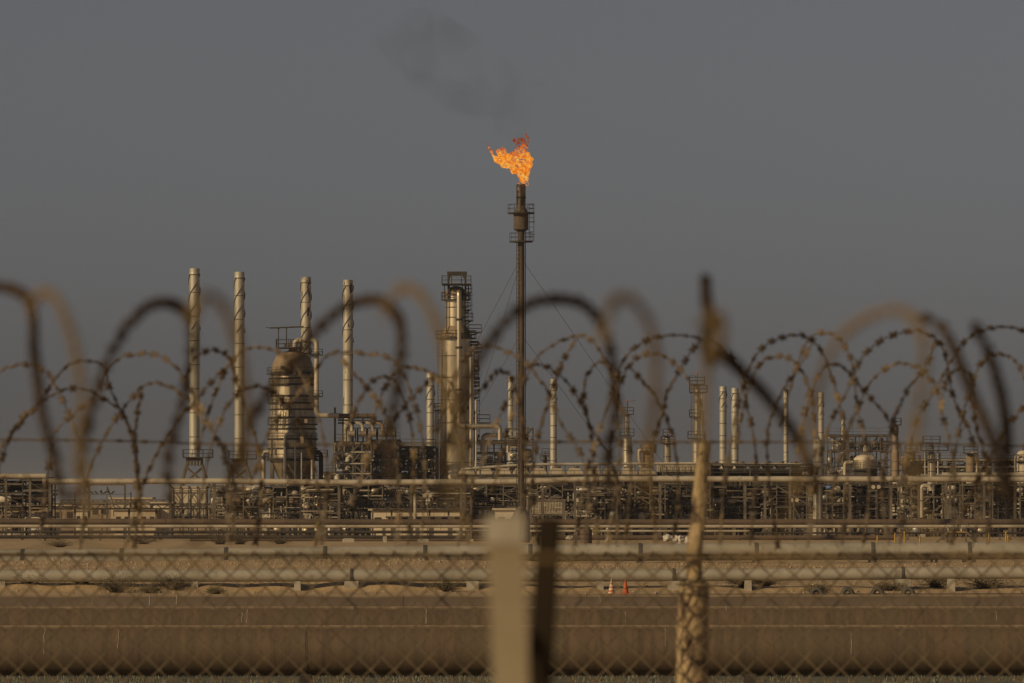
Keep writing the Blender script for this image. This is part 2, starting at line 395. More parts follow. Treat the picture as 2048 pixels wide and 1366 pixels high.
pipeline('pipeline', 'fat pale grey pipe half buried in the sand bank, farther back', 428,
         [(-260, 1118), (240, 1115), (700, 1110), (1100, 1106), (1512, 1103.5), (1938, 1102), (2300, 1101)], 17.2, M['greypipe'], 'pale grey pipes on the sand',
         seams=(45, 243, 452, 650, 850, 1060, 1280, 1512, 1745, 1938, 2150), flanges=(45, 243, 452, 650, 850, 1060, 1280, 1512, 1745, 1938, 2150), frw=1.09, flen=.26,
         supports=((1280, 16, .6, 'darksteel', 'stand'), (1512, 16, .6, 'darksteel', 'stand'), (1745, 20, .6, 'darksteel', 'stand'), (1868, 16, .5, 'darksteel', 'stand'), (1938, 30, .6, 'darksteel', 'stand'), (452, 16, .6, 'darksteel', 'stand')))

# long pipes crossing the whole plant front
def longpipe(label, D, pts, rpx, m, posts, pbot=None, pw=.22, seams=(), n=18, group=None, flanges=()):
    path = [P(x, y, D) for x, y in pts]
    path = bend(path, 3.0)
    r = PX(rpx, D)
    t = thing('overhead_pipe', (path[0].x, D, 0), label, 'pipe', group)
    cuts = [pts[0][0]] + list(seams) + [pts[-1][0]]
    def axz(px):
        X = (px - CX) / F * D
        for a, b in zip(path[:-1], path[1:]):
            if min(a.x, b.x) <= X <= max(a.x, b.x): return a.lerp(b, (X - a.x) / (b.x - a.x + 1e-9))
        return min(path, key=lambda p: abs(p.x - X)).copy()
    for a, b in zip(cuts[:-1], cuts[1:]):
        xa, xb = axz(a), axz(b)
        MB().tube([xa] + [p for p in path if xa.x + .05 < p.x < xb.x - .05] + [xb], r, n).build('pipe_length', m, t)
    for fx in flanges:
        p = axz(fx); MB().tube([p - Vector((.08, 0, 0)), p + Vector((.08, 0, 0))], r * 1.13, n).build('flange', m, t)
    for px in posts:
        p = axz(px); zt = p.z - r
        b = MB(); b.box((p.x, D, zt / 2), (pw, pw, zt)); b.box((p.x, D, zt - .08), (pw * 1.1, r * 3, .16))
        b.build('post', M['steel'], t)
    return t, axz, r
brown_posts = [-20, 45, 115, 183, 250, 321, 384, 447, 512, 575, 640, 705, 768, 836, 900, 968, 1060, 1120, 1190, 1262, 1330, 1400, 1468, 1540, 1610, 1680, 1745, 1815, 1885, 1950, 2020, 2090]
longpipe('brown overhead pipe running the full width in front of the plant', 712, [(-300, 1042.5), (900, 1044.5), (2350, 1044)], 6.2, M['brownpipe'], brown_posts, pw=.42,
         seams=(200, 520, 905, 1300, 1700, 2000), flanges=(330, 1210, 1862))
longpipe('slim pale pipe running just under the brown overhead pipe', 707, [(-300, 1052), (900, 1053), (2350, 1052.5)], 3.2, M['palepipe'], (), seams=(205, 545, 900, 1290, 1720, 2010))
longpipe('long pale overhead pipe, highest of those crossing the plant front', 742, [(85, 963), (440, 962), (700, 965), (1050, 963), (1130, 959.5), (1235, 957.5), (1450, 958), (2350, 959)], 5.8, M['palepipe'],
         (100, 178, 340, 428, 470, 678, 822, 922, 1085, 1150, 1234, 1320, 1490, 1530, 1580, 1635, 1700, 1782, 1838, 1900, 1968, 2030), pw=.34, seams=(170, 330, 428, 700, 1056, 1240, 1455, 1525, 1700, 1820), flanges=(135, 500, 1000, 1480, 1822))
longpipe('short pale pipe above the overhead line at the right edge', 752, [(1884, 949), (2350, 949)], 4.2, M['palepipe'], (1893, 1925, 1985, 2040), pw=.2, seams=(1960,))
longpipe('pale pipe end on top of the steel frame at the left edge', 735, [(-300, 952), (92, 952)], 5.0, M['palepipe'], (-40, 12, 60), pw=.3, seams=(0,))
for k, (D, y, r, m, a, b, lab) in enumerate([
    (700, 1064, 3.0, 'darksteel', -300, 1000, 'dark low pipe crossing beneath the left half of the brown overhead pipe'),
    (696, 1074, 3.4, 'darksteel', -300, 1035, 'dark ground level pipe behind the left sand bank'),
    (690, 1080, 2.4, 'brownpipe', 380, 990, 'thin brown ground pipe between the left shrubs and the flare'),
    (700, 1075, 4.6, 'brownpipe', 1090, 1790, 'thick brown low pipe right of the flare, in front of the posts'),
    (705, 1062, 2.2, 'palepipe', 930, 1500, 'thin pale low pipe right of the flare base'),
    (703, 1066, 2.0, 'darksteel', 1500, 2350, 'thin dark low pipe under the right end of the brown overhead pipe')]):
    longpipe(lab, D, [(a, y), (b, y)], r, M[m], [x for x in range(int(a) + 60, int(b), 110)], pw=.2, seams=[x for x in range(int(a) + 200, int(b) - 60, 300)], n=12)

# ------------------------------------------------------------------ flare stack
D = 670.0
def railing(b, pts, h=1.1, r=.035, closed=False):
    m = len(pts)
    for i in range(m if closed else m - 1):
        p, q = Vector(pts[i]), Vector(pts[(i + 1) % m])
        for k in (.5, 1.0): b.bar(p + Vector((0, 0, h * k)), q + Vector((0, 0, h * k)), r * 2)
    for p in pts:
        p = Vector(p); b.bar(p, p + Vector((0, 0, h)), r * 2)
    return b
def ringpts(x, y, z, r, n=12, a0=0, a1=2 * math.pi):
    return [(x + r * math.cos(a0 + (a1 - a0) * i / n), y + r * math.sin(a0 + (a1 - a0) * i / n), z) for i in range(n + (0 if abs(a1 - a0 - 2 * math.pi) < 1e-6 else 1))]
def ring_platform(parent, x, y, z, r0, r1, h=1.1, m=None, n=16, rr=.035):
    b = MB(); b.lathe(x, y, [(z - .16, r0), (z - .16, r1), (z, r1), (z, r0)], n)
    pl = b.build('platform', m or M['darksteel'], parent)
    railing(MB(), ringpts(x, y, z, r1 - .05, n), h, rr, True).build('railing', m or M['darksteel'], pl)
    return pl
def box_platform(parent, x0, x1, y0, y1, z, h=1.1, m=None, rr=.035):
    b = MB().box(((x0 + x1) / 2, (y0 + y1) / 2, z - .08), (x1 - x0, y1 - y0, .16))
    pl = b.build('platform', m or M['darksteel'], parent)
    nx = max(1, int((x1 - x0) / 1.3)); ny = max(1, int((y1 - y0) / 1.3))
    pts = [(x0 + (x1 - x0) * i / nx, y0, z) for i in range(nx)] + [(x1, y0 + (y1 - y0) * i / ny, z) for i in range(ny)] + \
          [(x1 - (x1 - x0) * i / nx, y1, z) for i in range(nx)] + [(x0, y1 - (y1 - y0) * i / ny, z) for i in range(ny)]
    railing(MB(), pts, h, rr, True).build('railing', m or M['darksteel'], pl)
    return pl
def ladder(parent, p0, p1, wd=.5, m=None, step=.5, cage=False):
    p0, p1 = Vector(p0), Vector(p1); b = MB()
    o = Vector((wd / 2, 0, 0))
    b.bar(p0 - o, p1 - o, .07); b.bar(p0 + o, p1 + o, .07)
    k = int((p1 - p0).length / step)
    for i in range(k + 1):
        q = p0.lerp(p1, i / max(k, 1)); b.bar(q - o, q + o, .05)
    if cage:
        for i in range(int((p1 - p0).length / 1.5)):
            q = p0.lerp(p1, (i + .5) * 1.5 / (p1 - p0).length); b.bar(q - o * 1.6 + Vector((0, -.5, 0)), q + o * 1.6 + Vector((0, -.5, 0)), .06)
    return b.build('ladder', m or M['darksteel'], parent)

fx = P(1042, 1000, D).x
def zz(py, D): return CH - (py - HY) / F * D
fl = thing('flare_stack', (fx, D, 0), 'tall rust brown flare stack with two railed platforms, burning at its tip', 'flare stack')
pr = lambda py, rpx: (zz(py, D), PX(rpx, D))
cuts = [1012, 940, 868, 795, 722, 650, 568, 516, 484]
for a, b_ in zip(cuts[:-1], cuts[1:]):
    MB().lathe(fx, D, [pr(a, 6.7), pr(b_, 6.6)], 20).build('riser_section', M['flarerust'], fl)
for a in cuts[1:-1]:
    MB().lathe(fx, D, [pr(a + 1.2, 6.7), pr(a + 1.0, 7.4), pr(a - 1.0, 7.4), pr(a - 1.2, 6.7)], 20).build('flange_ring', M['flarerust'], fl)
MB().lathe(fx, D, [(0, PX(18, D)), pr(1040, 18), pr(1030, 16.5), pr(1012, 7)], 20).build('base_cone', M['steel'], fl)
MB().lathe(fx, D, [pr(484, 6.6), pr(464, 6.8), pr(459, 14.5), pr(427, 14.8), pr(424, 13.5), pr(411, 7.5)], 24).build('seal_drum', M['flarerust'], fl)
MB().lathe(fx, D, [pr(459.5, 14.6), pr(458, 15.4), pr(456.5, 14.6)], 24).build('drum_ring', M['flarerust'], fl)
MB().lathe(fx, D, [pr(411, 7.5), pr(396, 6.6)], 20).build('neck', M['flarerust'], fl)
MB().lathe(fx, D, [pr(396, 7.2), pr(395, 10.5), pr(393.5, 10.5), pr(393, 7.2)], 20).build('tip_collar', M['darksteel'], fl)
MB().lathe(fx, D, [pr(393, 7.2), pr(371, 7.6), pr(369.5, 8.2), pr(368, 8.0), pr(368, 6), pr(380, 5.5)], 24).build('burner_tip', M['flaretip'], fl)
for k in range(6):
    a = k * 1.047 + .4; x, y = fx + PX(9.2, D) * math.cos(a), D + PX(9.2, D) * math.sin(a)
    MB().tube([(x, y, zz(424, D)), (x, y, zz(370, D))], .05, 6).build('pilot_pipe', M['darksteel'], fl)
ring_platform(fl, fx, D, zz(425, D), PX(14, D), PX(27, D), .95, n=12, rr=.022)
ring_platform(fl, fx, D, zz(482, D), PX(6.6, D), PX(23.5, D), .95, n=12, rr=.022)
ladder(fl, (fx + PX(21, D), D - .2, zz(482, D)), (fx + PX(21, D), D - .2, zz(408, D)), .55, cage=True)
ladder(fl, (fx - PX(6, D), D - PX(6, D), zz(1030, D)), (fx - PX(6, D), D - PX(6, D), zz(484, D)), .35)
MB().tube(bend([(fx + PX(8.6, D), D, zz(1038, D)), (fx + PX(8.6, D), D, zz(470, D)), (fx + PX(8, D), D, zz(440, D))], .3), .06, 6).build('pilot_gas_line', M['darksteel'], fl)
for (ya, ex, ey, ed) in ((516, 1420, 1062, 760), (516, 760, 1050, 780), (520, 880, 1060, 640), (668, 1330, 1062, 720), (668, 820, 1055, 730)):
    MB().tube([(fx, D, zz(ya, D)), P(ex, ey, ed)], .022, 5).build('guy_wire', M['darksteel'], fl)

# flame: lumpy mesh of overlapping tongues
fm = bpy.data.materials.new('flame'); fm.use_nodes = True
t = fm.node_tree; t.nodes.clear(); N = t.nodes.new
geo = N('ShaderNodeNewGeometry'); n1 = N('ShaderNodeTexNoise'); n1.inputs['Scale'].default_value = 1.15; n1.inputs['Detail'].default_value = 4; n1.inputs['Distortion'].default_value = 1.4; n1.inputs['Roughness'].default_value = .6
sepz = N('ShaderNodeSeparateXYZ'); zr = N('ShaderNodeMapRange')
zr.inputs['From Min'].default_value = zz(312, D); zr.inputs['From Max'].default_value = zz(290, D); zr.inputs['To Min'].default_value = 0.0; zr.inputs['To Max'].default_value = -0.26
addn = N('ShaderNodeMath'); addn.operation = 'ADD'
cr = N('ShaderNodeValToRGB'); e = cr.color_ramp
e.elements[0].position = .22; e.elements[0].color = (0.22, 0.035, 0.006, 1)
e.elements[1].position = .70; e.elements[1].color = (1.0, 0.66, 0.16, 1)
x = e.elements.new(.40); x.color = (0.80, 0.16, 0.012, 1)
x = e.elements.new(.53); x.color = (1.0, 0.36, 0.035, 1)
em = N('ShaderNodeEmission'); em.inputs['Strength'].default_value = 1.7
n2 = N('ShaderNodeTexNoise'); n2.inputs['Scale'].default_value = 1.2; n2.inputs['Detail'].default_value = 4; n2.inputs['Distortion'].default_value = 1.8
ar = N('ShaderNodeMapRange'); ar.inputs['From Min'].default_value = .37; ar.inputs['From Max'].default_value = .54
adda = N('ShaderNodeMath'); adda.operation = 'ADD'; zr2 = N('ShaderNodeMath'); zr2.operation = 'MULTIPLY'; zr2.inputs[1].default_value = 0.35
tr = N('ShaderNodeBsdfTransparent'); mx = N('ShaderNodeMixShader'); out = N('ShaderNodeOutputMaterial')
lk = t.links.new
lk(geo.outputs['Position'], n1.inputs['Vector']); lk(geo.outputs['Position'], sepz.inputs[0]); lk(sepz.outputs['Z'], zr.inputs['Value'])
lk(n1.outputs[0], addn.inputs[0]); lk(zr.outputs[0], addn.inputs[1]); lk(addn.outputs[0], cr.inputs[0]); lk(cr.outputs[0], em.inputs['Color'])
lk(geo.outputs['Position'], n2.inputs['Vector']); lk(n2.outputs[0], adda.inputs[0]); lk(zr.outputs[0], zr2.inputs[0]); lk(zr2.outputs[0], adda.inputs[1]); lk(adda.outputs[0], ar.inputs['Value'])
lk(ar.outputs[0], mx.inputs[0]); lk(tr.outputs[0], mx.inputs[1]); lk(em.outputs[0], mx.inputs[2]); lk(mx.outputs[0], out.inputs['Surface'])
lobes = [(505, 548, 17), (570, 543, 20), (538, 520, 30), (548, 488, 36), (520, 455, 34), (560, 420, 44), (588, 385, 34), (592, 335, 28), (562, 308, 34), (500, 300, 38), (450, 312, 42), (400, 330, 46), (350, 282, 38),
         (332, 340, 32), (385, 372, 36), (450, 370, 50), (470, 425, 34), (505, 385, 46), (305, 330, 19), (294, 320, 16), (283, 308, 14), (275, 290, 12), (267, 272, 11), (257, 252, 10), (249, 235, 9), (243, 219, 8), (238, 205, 7),
         (500, 248, 28), (550, 235, 34), (510, 190, 34), (555, 185, 28), (470, 172, 20), (562, 122, 16), (568, 105, 11), (570, 148, 17), (564, 168, 20), (520, 272, 26), (530, 160, 18)]
import bmesh
bm = bmesh.new()
rnd = random.Random(5)
for (cx_, cy_, r_) in lobes:
    c_ = P(920 + cx_ / 4.268, 240 + cy_ / 4.268, D + rnd.uniform(-.5, .5)); rr_ = PX(r_ / 4.268, D)
    ret = bmesh.ops.create_icosphere(bm, subdivisions=5 if r_ > 25 else 4, radius=1.0)
    for v in ret['verts']:
        d = v.co.normalized(); p = c_ + d * rr_
        q_ = p + Vector((mn.noise(p * .9), mn.noise(p * .9 + Vector((7, 0, 0))), mn.noise(p * .9 + Vector((0, 9, 0))))) * .8; k = 1 + .50 * mn.fractal(Vector((q_.x * 1.9, q_.y * 1.9, q_.z * 1.1)), 0.9, 2.1, 4)
        v.co = c_ + d * rr_ * k * Vector((1, 1, 1)).length / 1.732
me = bpy.data.meshes.new('flame'); 
o0 = Vector((fx, D, zz(368, D)))
for v in bm.verts: v.co -= o0
bm.to_mesh(me); bm.free(); me.materials.append(fm)
for p in me.polygons: p.use_smooth = True
o = bpy.data.objects.new('flame', me); COL.objects.link(o); o.location = o0; ORG[o.name] = o0
rm = o.modifiers.new('fuse', 'REMESH'); rm.mode = 'VOXEL'; rm.voxel_size = .055; rm.use_smooth_shade = True
tag(o, 'ragged orange flame leaning left from the flare tip', 'flame')

# thin dark smoke drifting from the flame
smm = bpy.data.materials.new('smoke'); smm.use_nodes = True
t = smm.node_tree; t.nodes.clear(); N = t.nodes.new; lk = t.links.new
geo = N('ShaderNodeTexCoord'); n1 = N('ShaderNodeTexNoise'); n1.inputs['Scale'].default_value = .19; n1.inputs['Detail'].default_value = 5; n1.inputs['Distortion'].default_value = .8
r1 = N('ShaderNodeMapRange'); r1.inputs['From Min'].default_value = .44; r1.inputs['From Max'].default_value = .80; r1.inputs['To Max'].default_value = .07
pv = N('ShaderNodeVolumePrincipled'); pv.inputs['Color'].default_value = (.12, .11, .10, 1); out = N('ShaderNodeOutputMaterial')
lk(geo.outputs['Object'], n1.inputs['Vector']); lk(n1.outputs[0], r1.inputs['Value']); lk(r1.outputs[0], pv.inputs['Density']); lk(pv.outputs[0], out.inputs['Volume'])
def puff(b, px, py, rx, rz):
    c_ = P(px, py, D); vv = []; fs = []
    nu, nv = 20, 12
    for j in range(nv + 1):
        ph = math.pi * j / nv
        for i in range(nu):
            a = 2 * math.pi * i / nu
            d = Vector((math.sin(ph) * math.cos(a), math.sin(ph) * math.sin(a), math.cos(ph)))
            k = 1 + .35 * mn.noise(d * 2 + c_ * .2)
            vv.append((c_.x + d.x * PX(rx, D) * k, c_.y + d.y * PX(rx, D) * .7 * k, c_.z + d.z * PX(rz, D) * k))
    for j in range(nv):
        for i in range(nu): fs.append((j * nu + i, (j + 1) * nu + i, (j + 1) * nu + (i + 1) % nu, j * nu + (i + 1) % nu))
    b.add(vv, fs, True)
b = MB()
for q in ((1000, 185, 95, 60), (1025, 240, 40, 45), (945, 165, 95, 65), (890, 120, 95, 75), (845, 80, 95, 75)): puff(b, *q)
o = b.build('smoke', smm, kind='stuff', loc=tuple(P(1000, 200, D)))
tag(o, 'faint dark smoke drifting up left above the flame', 'smoke')
rm = o.modifiers.new('join', 'REMESH'); rm.mode = 'VOXEL'; rm.voxel_size = .4

# ------------------------------------------------------------------ chimneys
def stack(px, ytop, ybot, wpx, D, label, m, strakes=0, syb=0, group='chimneys with spiral strakes', nrings=7, cap=True, basepx=None, grade=False, taper=1.0):
    x = P(px, 1000, D).x; r = PX(wpx / 2, D); rt = r * taper
    t = thing('chimney', (x, D, 0), label, 'chimney', group)
    zt, zb = zz(ytop, D), zz(ybot, D)
    R_at = lambda z: r + (rt - r) * (z - zb) / (zt - zb)
    if grade:
        MB().lathe(x, D, [(-.2, r * 1.25), (zb, r * 1.05)], 20).build('pedestal', M['concrete'], t)
    n = nrings; zs = [zb + (zt - zb) * i / n for i in range(n + 1)]
    for a, b_ in zip(zs[:-1], zs[1:]):
        MB().lathe(x, D, [(a, R_at(a)), (b_, R_at(b_))], 24).build('shell_section', m, t)
    for a in zs[1:-1]:
        MB().lathe(x, D, [(a - .07, R_at(a)), (a - .05, R_at(a) + .025), (a + .05, R_at(a) + .025), (a + .07, R_at(a))], 24).build('seam_ring', M['steel'], t)
    if cap:
        MB().lathe(x, D, [(zt - .9, rt), (zt - .85, rt * 1.04), (zt - .35, rt * .98), (zt, rt * .86), (zt, rt * .7), (zt - 1.2, rt * .65)], 24).build('cap', m, t)
        for k in range(14):
            a = 2 * math.pi * k / 14
            if k < 8: pass
        MB().lathe(x, D, [(zt - .98, rt), (zt - .98, rt * 1.10), (zt - .9, rt * 1.10), (zt - .9, rt)], 24).build('cap_ring', M['steel'], t)
    else:
        MB().lathe(x, D, [(zt, rt), (zt + .05, rt * 1.08), (zt + .12, rt * 1.08), (zt + .12, rt * .8), (zt - 1.0, rt * .75)], 24).build('rim', m, t)
    if strakes:
        z0, z1 = zz(syb, D), zt - .9
        turns = (z1 - z0) / (2 * math.pi * r * .80)
        for s in range(strakes):
            b = MB(); vv = []; k = int(48 * max(1, turns / 2))
            for i in range(k + 1):
                f = i / k; z = z0 + (z1 - z0) * f; a = 2 * math.pi * (turns / 2.2 * f + s / strakes)
                ra = R_at(z); ro = ra + max(.12, r * .18)
                for rad, dz in ((ra * .98, -.03), (ro, -.03), (ro, .03), (ra * .98, .03)):
                    vv.append((x + rad * math.cos(a), D + rad * math.sin(a), z + dz))
            fs = [(i * 4 + j, i * 4 + (j + 1) % 4, (i + 1) * 4 + (j + 1) % 4, (i + 1) * 4 + j) for i in range(k) for j in range(4)]
            b.add(vv, fs).build('strake', M['steel'], t)  # darker steel colour, with the strakes' shadow lines painted into it
    return t, x, r
def steel_base(t, x, D, ytop, ybot, wt, wb, pads=True):
    """four legged steel base with X braces under a chimney"""
    zt, zb = zz(ytop, D), zz(ybot, D); a, b_ = PX(wt / 2, D), PX(wb / 2, D)
    cs = [(-1, -1), (1, -1), (1, 1), (-1, 1)]
    top = [Vector((x + i * a, D + j * a, zt)) for i, j in cs]; bot = [Vector((x + i * b_, D + j * b_, zb)) for i, j in cs]
    for p, q in zip(top, bot): MB().bar(p, q, .34).build('leg', M['steel'], t)
    for i in range(4):
        j = (i + 1) % 4
        MB().bar(top[i].lerp(bot[i], .1), bot[j], .2).build('brace', M['steel'], t); MB().bar(top[j].lerp(bot[j], .1), bot[i], .2).build('brace', M['steel'], t)
    MB().box((x, D, zt + .9), (a * 2.1, a * 2.1, .3)).build('cap_beam', M['steel'], t)
    b = MB()
    for k in range(-2, 3):
        for s in (-1, 1): b.box((x + k * a * .42, D + s * a, zt + .4), (.22, .22, 1.0)); b.box((x + s * a, D + k * a * .42, zt + .4), (.22, .22, 1.0))
    b.build('stub_columns', M['steel'], t)
    box_platform(t, x - a * 1.5, x + a * 2.4, D - a * 1.5, D + a * 1.5, zt + 1.2, m=M['darksteel'])

def heater(px0, px1, y0, y1, D, label):
    """box furnace of pale panels in a steel truss frame"""
    a, b_ = P(px0, y0, D), P(px1, y1, D); W = b_.x - a.x; H = a.z; dep = 7.0; cx_ = (a.x + b_.x) / 2
    t = thing('process_heater', (cx_, D, 0), label, 'furnace', 'furnaces under the left chimneys')
    n = 4
    for i in range(n):
        MB().box((a.x + W * (i + .5) / n, D + dep / 2, H * .56), (W / n - .06, dep, H * .80)).build('wall_panel', M['cream'], t)
    MB().box((cx_, D + dep / 2, H * .98), (W * 1.04, dep * 1.04, H * .05)).build('roof', M['palesteel'], t)
    for i in range(n + 1):
        x = a.x + W * i / n
        MB().box((x, D - .25, H / 2), (.14, .14, H)).build('column', M['steel'], t)
    for zf in (.14, .34, .62, .9):
        MB().box((cx_, D - .45, H * zf), (W + .5, .14, .15)).build('girder', M['steel'], t)
    for i in range(n):
        for (z0, z1) in ((.34, .62), (.62, .9)):
            xa, xb = a.x + W * i / n, a.x + W * (i + 1) / n
            p, q = ((xa, D - .62, H * z0), (xb, D - .62, H * z1)) if i % 2 else ((xb, D - .62, H * z0), (xa, D - .62, H * z1))
            MB().bar(p, q, .11).build('brace', M['steel'], t)
    box_platform(t, a.x - 1.2, b_.x + 1.2, D - 1.4, D - .4, H * .36, m=M['darksteel'])
    box_platform(t, a.x - 1.2, b_.x + 1.2, D - 1.8, D - .4, H * .14, m=M['darksteel'])
    return t

tA, xA, rA = stack(389, 537, 922, 21, 850, 'leftmost tall pale chimney with spiral strakes on a steel base', M['stackpaint'], 3, 660, nrings=8)
steel_base(tA, xA, 850, 930, 975, 30, 58)
heater(343, 412, 972, 1035, 846, 'pale panelled furnace under the leftmost tall chimney')
tB, xB, rB = stack(479, 544, 925, 20, 850, 'second tall pale chimney from the left, with spiral strakes', M['stackpaint'], 3, 665, nrings=8)
steel_base(tB, xB, 850, 933, 975, 28, 56)
heater(438, 506, 972, 1035, 846, 'pale panelled furnace under the second tall chimney')
stack(612, 554, 960, 20, 930, 'tall flaking chimney rising behind the domed vessel', M['stackflaky'], 3, 705, nrings=8, grade=True)
stack(696, 560, 960, 20, 905, 'tall chimney with a black peeling streak above the header pipe', M['stackflaky'], 3, 685, nrings=8, grade=True)
stack(861, 745, 960, 16, 950, 'short pale chimney directly left of the tall metal column', M['stackpaint'], 3, 815, nrings=8, grade=True)
stack(1021, 752, 960, 11, 1020, 'thin chimney just left of the flare stack', M['stackpaint'], 3, 800, nrings=7, grade=True)
stack(1107, 758, 945, 13.5, 960, 'pale chimney alone right of the flare stack', M['stackpaint'], 3, 800, nrings=8, grade=True)
stack(1446, 773, 945, 14, 1000, 'left chimney of the close pair near the right fence pole', M['stackpaint'], 3, 815, nrings=7, grade=True)
stack(1470, 776, 945, 14.5, 990, 'right chimney of the close pair near the right fence pole', M['stackpaint'], 3, 815, nrings=7, grade=True)
stack(1572, 780, 940, 9.5, 1040, 'slim mottled chimney standing alone right of the close pair', M['stackflaky'], 0, 0, 'plain chimneys', nrings=9, cap=False, grade=True)
stack(1642, 785, 945, 11, 1050, 'pale chimney rising behind the short wide silo', M['stackflaky'], 3, 830, nrings=6, grade=True)
stack(1686, 826, 945, 7.5, 1100, 'shortest thin chimney behind the right steel frame', M['stackpaint'], 3, 865, nrings=5, cap=False, grade=True)
stack(1636, 881, 1010, 19, 775, 'short wide pale silo pipe in front of the right steel frame', M['stackpaint'], 0, 0, 'plain chimneys', nrings=3, cap=False, grade=True)
# small platform at the foot of the lone chimneys
for (px, D2, ya) in ((1107, 960, 918), (1572, 1040, 914)):
    pass

# ------------------------------------------------------------------ big domed vessel
D = 865.0
vx = P(585, 1000, D).x
V = thing('domed_vessel', (vx, D, 0), 'fat stained domed vessel with ring platforms and a tall bypass pipe', 'vessel')
pr = lambda py, rpx: (zz(py, D), PX(rpx, D))
dome = [pr(745 - 42 * math.sin(a), 12 + 30 * math.cos(a) ** .85) for a in [i * math.pi / 2 / 10 * .999 for i in range(11)]]
MB().lathe(vx, D, dome, 36, True).build('dome', M['domerust'], V)
MB().lathe(vx, D, [pr(703.2, 12.1), pr(700, 7), pr(694, 7), pr(694, 0.1)], 16).build('top_nozzle', M['domerust'], V)
secs = [(745, 43), (757, 44.5), (769, 43), (792, 43.5), (806, 45), (819, 44), (835, 46), (858, 46.5), (878, 48.5), (897, 48), (918, 48.5)]
for (ya, ra), (yb, rb) in zip(secs[:-1], secs[1:]):
    MB().lathe(vx, D, [pr(ya, ra), pr(yb, rb)], 36).build('shell_course', M['cladold'], V)
for ya, ra in secs:
    MB().lathe(vx, D, [pr(ya + 1.6, ra), pr(ya + 1.2, ra + 2.6), pr(ya - 1.2, ra + 2.6), pr(ya - 1.6, ra)], 36).build('stiffening_ring', M['darksteel'], V)
MB().lathe(vx, D, [pr(918, 47), pr(958, 27), pr(1000, 24)], 32).build('bottom_cone', M['cladold'], V)
MB().lathe(vx, D, [pr(965, 26), (-.2, PX(26, D))], 24).build('skirt', M['concrete'], V)
for k in range(8):
    a = 2 * math.pi * (k + .5) / 8; x, y = vx + PX(44, D) * math.cos(a), D + PX(44, D) * math.sin(a)
    MB().bar((x, y, -.1), (x, y, zz(916, D)), .5).build('leg', M['steel'], V)
for (yp, rp) in ((747, 49), (769, 46), (806, 47), (848, 48), (878, 48), (920, 50)):
    a0 = 0
    if yp in (785,): continue
    ring_platform(V, vx, D, zz(yp, D), PX(45, D), PX(rp + 2.5, D), .9, n=20, rr=.025)
# top platform and hoist beam
xl, xr = P(553, 0, D).x, P(603, 0, D).x
box_platform(V, xl, xr, D - 2.2, D + 2.2, zz(695, D), 1.2)
b = MB()
for px in (557, 573): b.bar(P(px, 695, D), P(px, 655, D), .16)
b.bar(P(540, 656, D - .1), P(607, 653.5, D - .1), .22); b.bar(P(531, 655, D - .1), P(560, 657, D - .1), .1); b.build('hoist_frame', M['darksteel'], V)
for (px, yy, h) in ((581, 694, 14), (577, 694, 9), (569, 694, 7)):
    MB().tube([P(px, yy, D), P(px, yy - h, D)], .16, 8).build('vent', M['steel'], V)
# bypass pipe: up over the dome and down the right side to the header
r = PX(5.0, D)
DB = D - 3.7
path = bend([P(590, 700, D), P(590, 680.5, D), P(606, 680.5, D), P(633, 680.5, DB), P(633, 831, DB), P(678, 831, DB)], PX(13, D), 8)
MB().tube(path, r, 16).build('bypass_pipe', M['palepipe'], V)
for (px, py) in ((633, 709), (633, 792)):
    box_platform(V, P(px - 14, 0, DB).x, P(px + 12, 0, DB).x, DB - 1, DB + 1, zz(py, DB), .8, rr=.025)
    MB().lathe(P(px, 0, DB).x, DB, [(zz(py + 2, D), r), (zz(py + 2, D), r * 1.25), (zz(py - 2, D), r * 1.25), (zz(py - 2, D), r)], 14).build('pipe_collar', M['steel'], V)
for (ya, xa, xb, yb) in ((706, 610, 630, 709), (720, 612, 630, 710)): MB().bar(P(xa, ya, D - .3), P(xb, yb, D - .3), .14).build('strut', M['steel'], V)
# side pipes around the foot
for path_, rp in (([(552, 903), (527, 903), (527, 985), (520, 985)], 4.2), ([(588, 868), (570, 868), (570, 985), (580, 985)], 2.8), ([(620, 905), (642, 905), (642, 1000)], 4.5),
                  ([(590, 880), (590, 960)], 1.6), ([(624, 920), (624, 990)], 2.2), ([(603, 905), (603, 985)], 1.4)):
    d2 = D - PX(50, D)
    MB().tube(bend([P(px, py, d2 if rp < 4 else D) for px, py in path_], PX(8, D)), PX(rp, D), 12).build('side_pipe', M['palepipe'] if rp != 4.5 else M['darksteel'], V)
box_platform(V, P(516, 0, D).x, P(560, 0, D).x, D - 1, D + 1, zz(912, D), .9)
box_platform(V, P(620, 0, D).x, P(655, 0, D).x, D - 1, D + 1, zz(912, D), .9)
for s in range(4):
    a = -1.2 + .4 * s
    ladder(V, (vx + PX(49, D) * math.sin(a), D - PX(50, D) * math.cos(a), zz(806 + 24 * s, D)), (vx + PX(49, D) * math.sin(a), D - PX(50, D) * math.cos(a), zz(775 + 24 * s, D)), .5)
for k in range(10):
    rr_ = random.Random(k); a = rr_.uniform(-1.3, 1.3); y0 = rr_.uniform(770, 900); L = rr_.uniform(12, 40)
    x, y = vx + PX(50, D) * math.sin(a), D - PX(50, D) * math.cos(a)
    MB().tube([(x, y, zz(y0, D)), (x, y, zz(y0 + L, D))], .10, 6).build('conduit', M['steel'], V)
for k, (px, py, wv, hv) in enumerate(((589, 745, 7, 12), (566, 735, 8, 6), (560, 805, 6, 10), (588, 850, 7, 14), (612, 842, 6, 8), (575, 890, 5, 8), (604, 880, 7, 14))):
    p = P(px, py, D - PX(50, D)); MB().box(p, (PX(wv, D), 1.0, PX(hv, D))).build('nozzle_box', M['steel'] if k % 2 else M['domerust'], V)

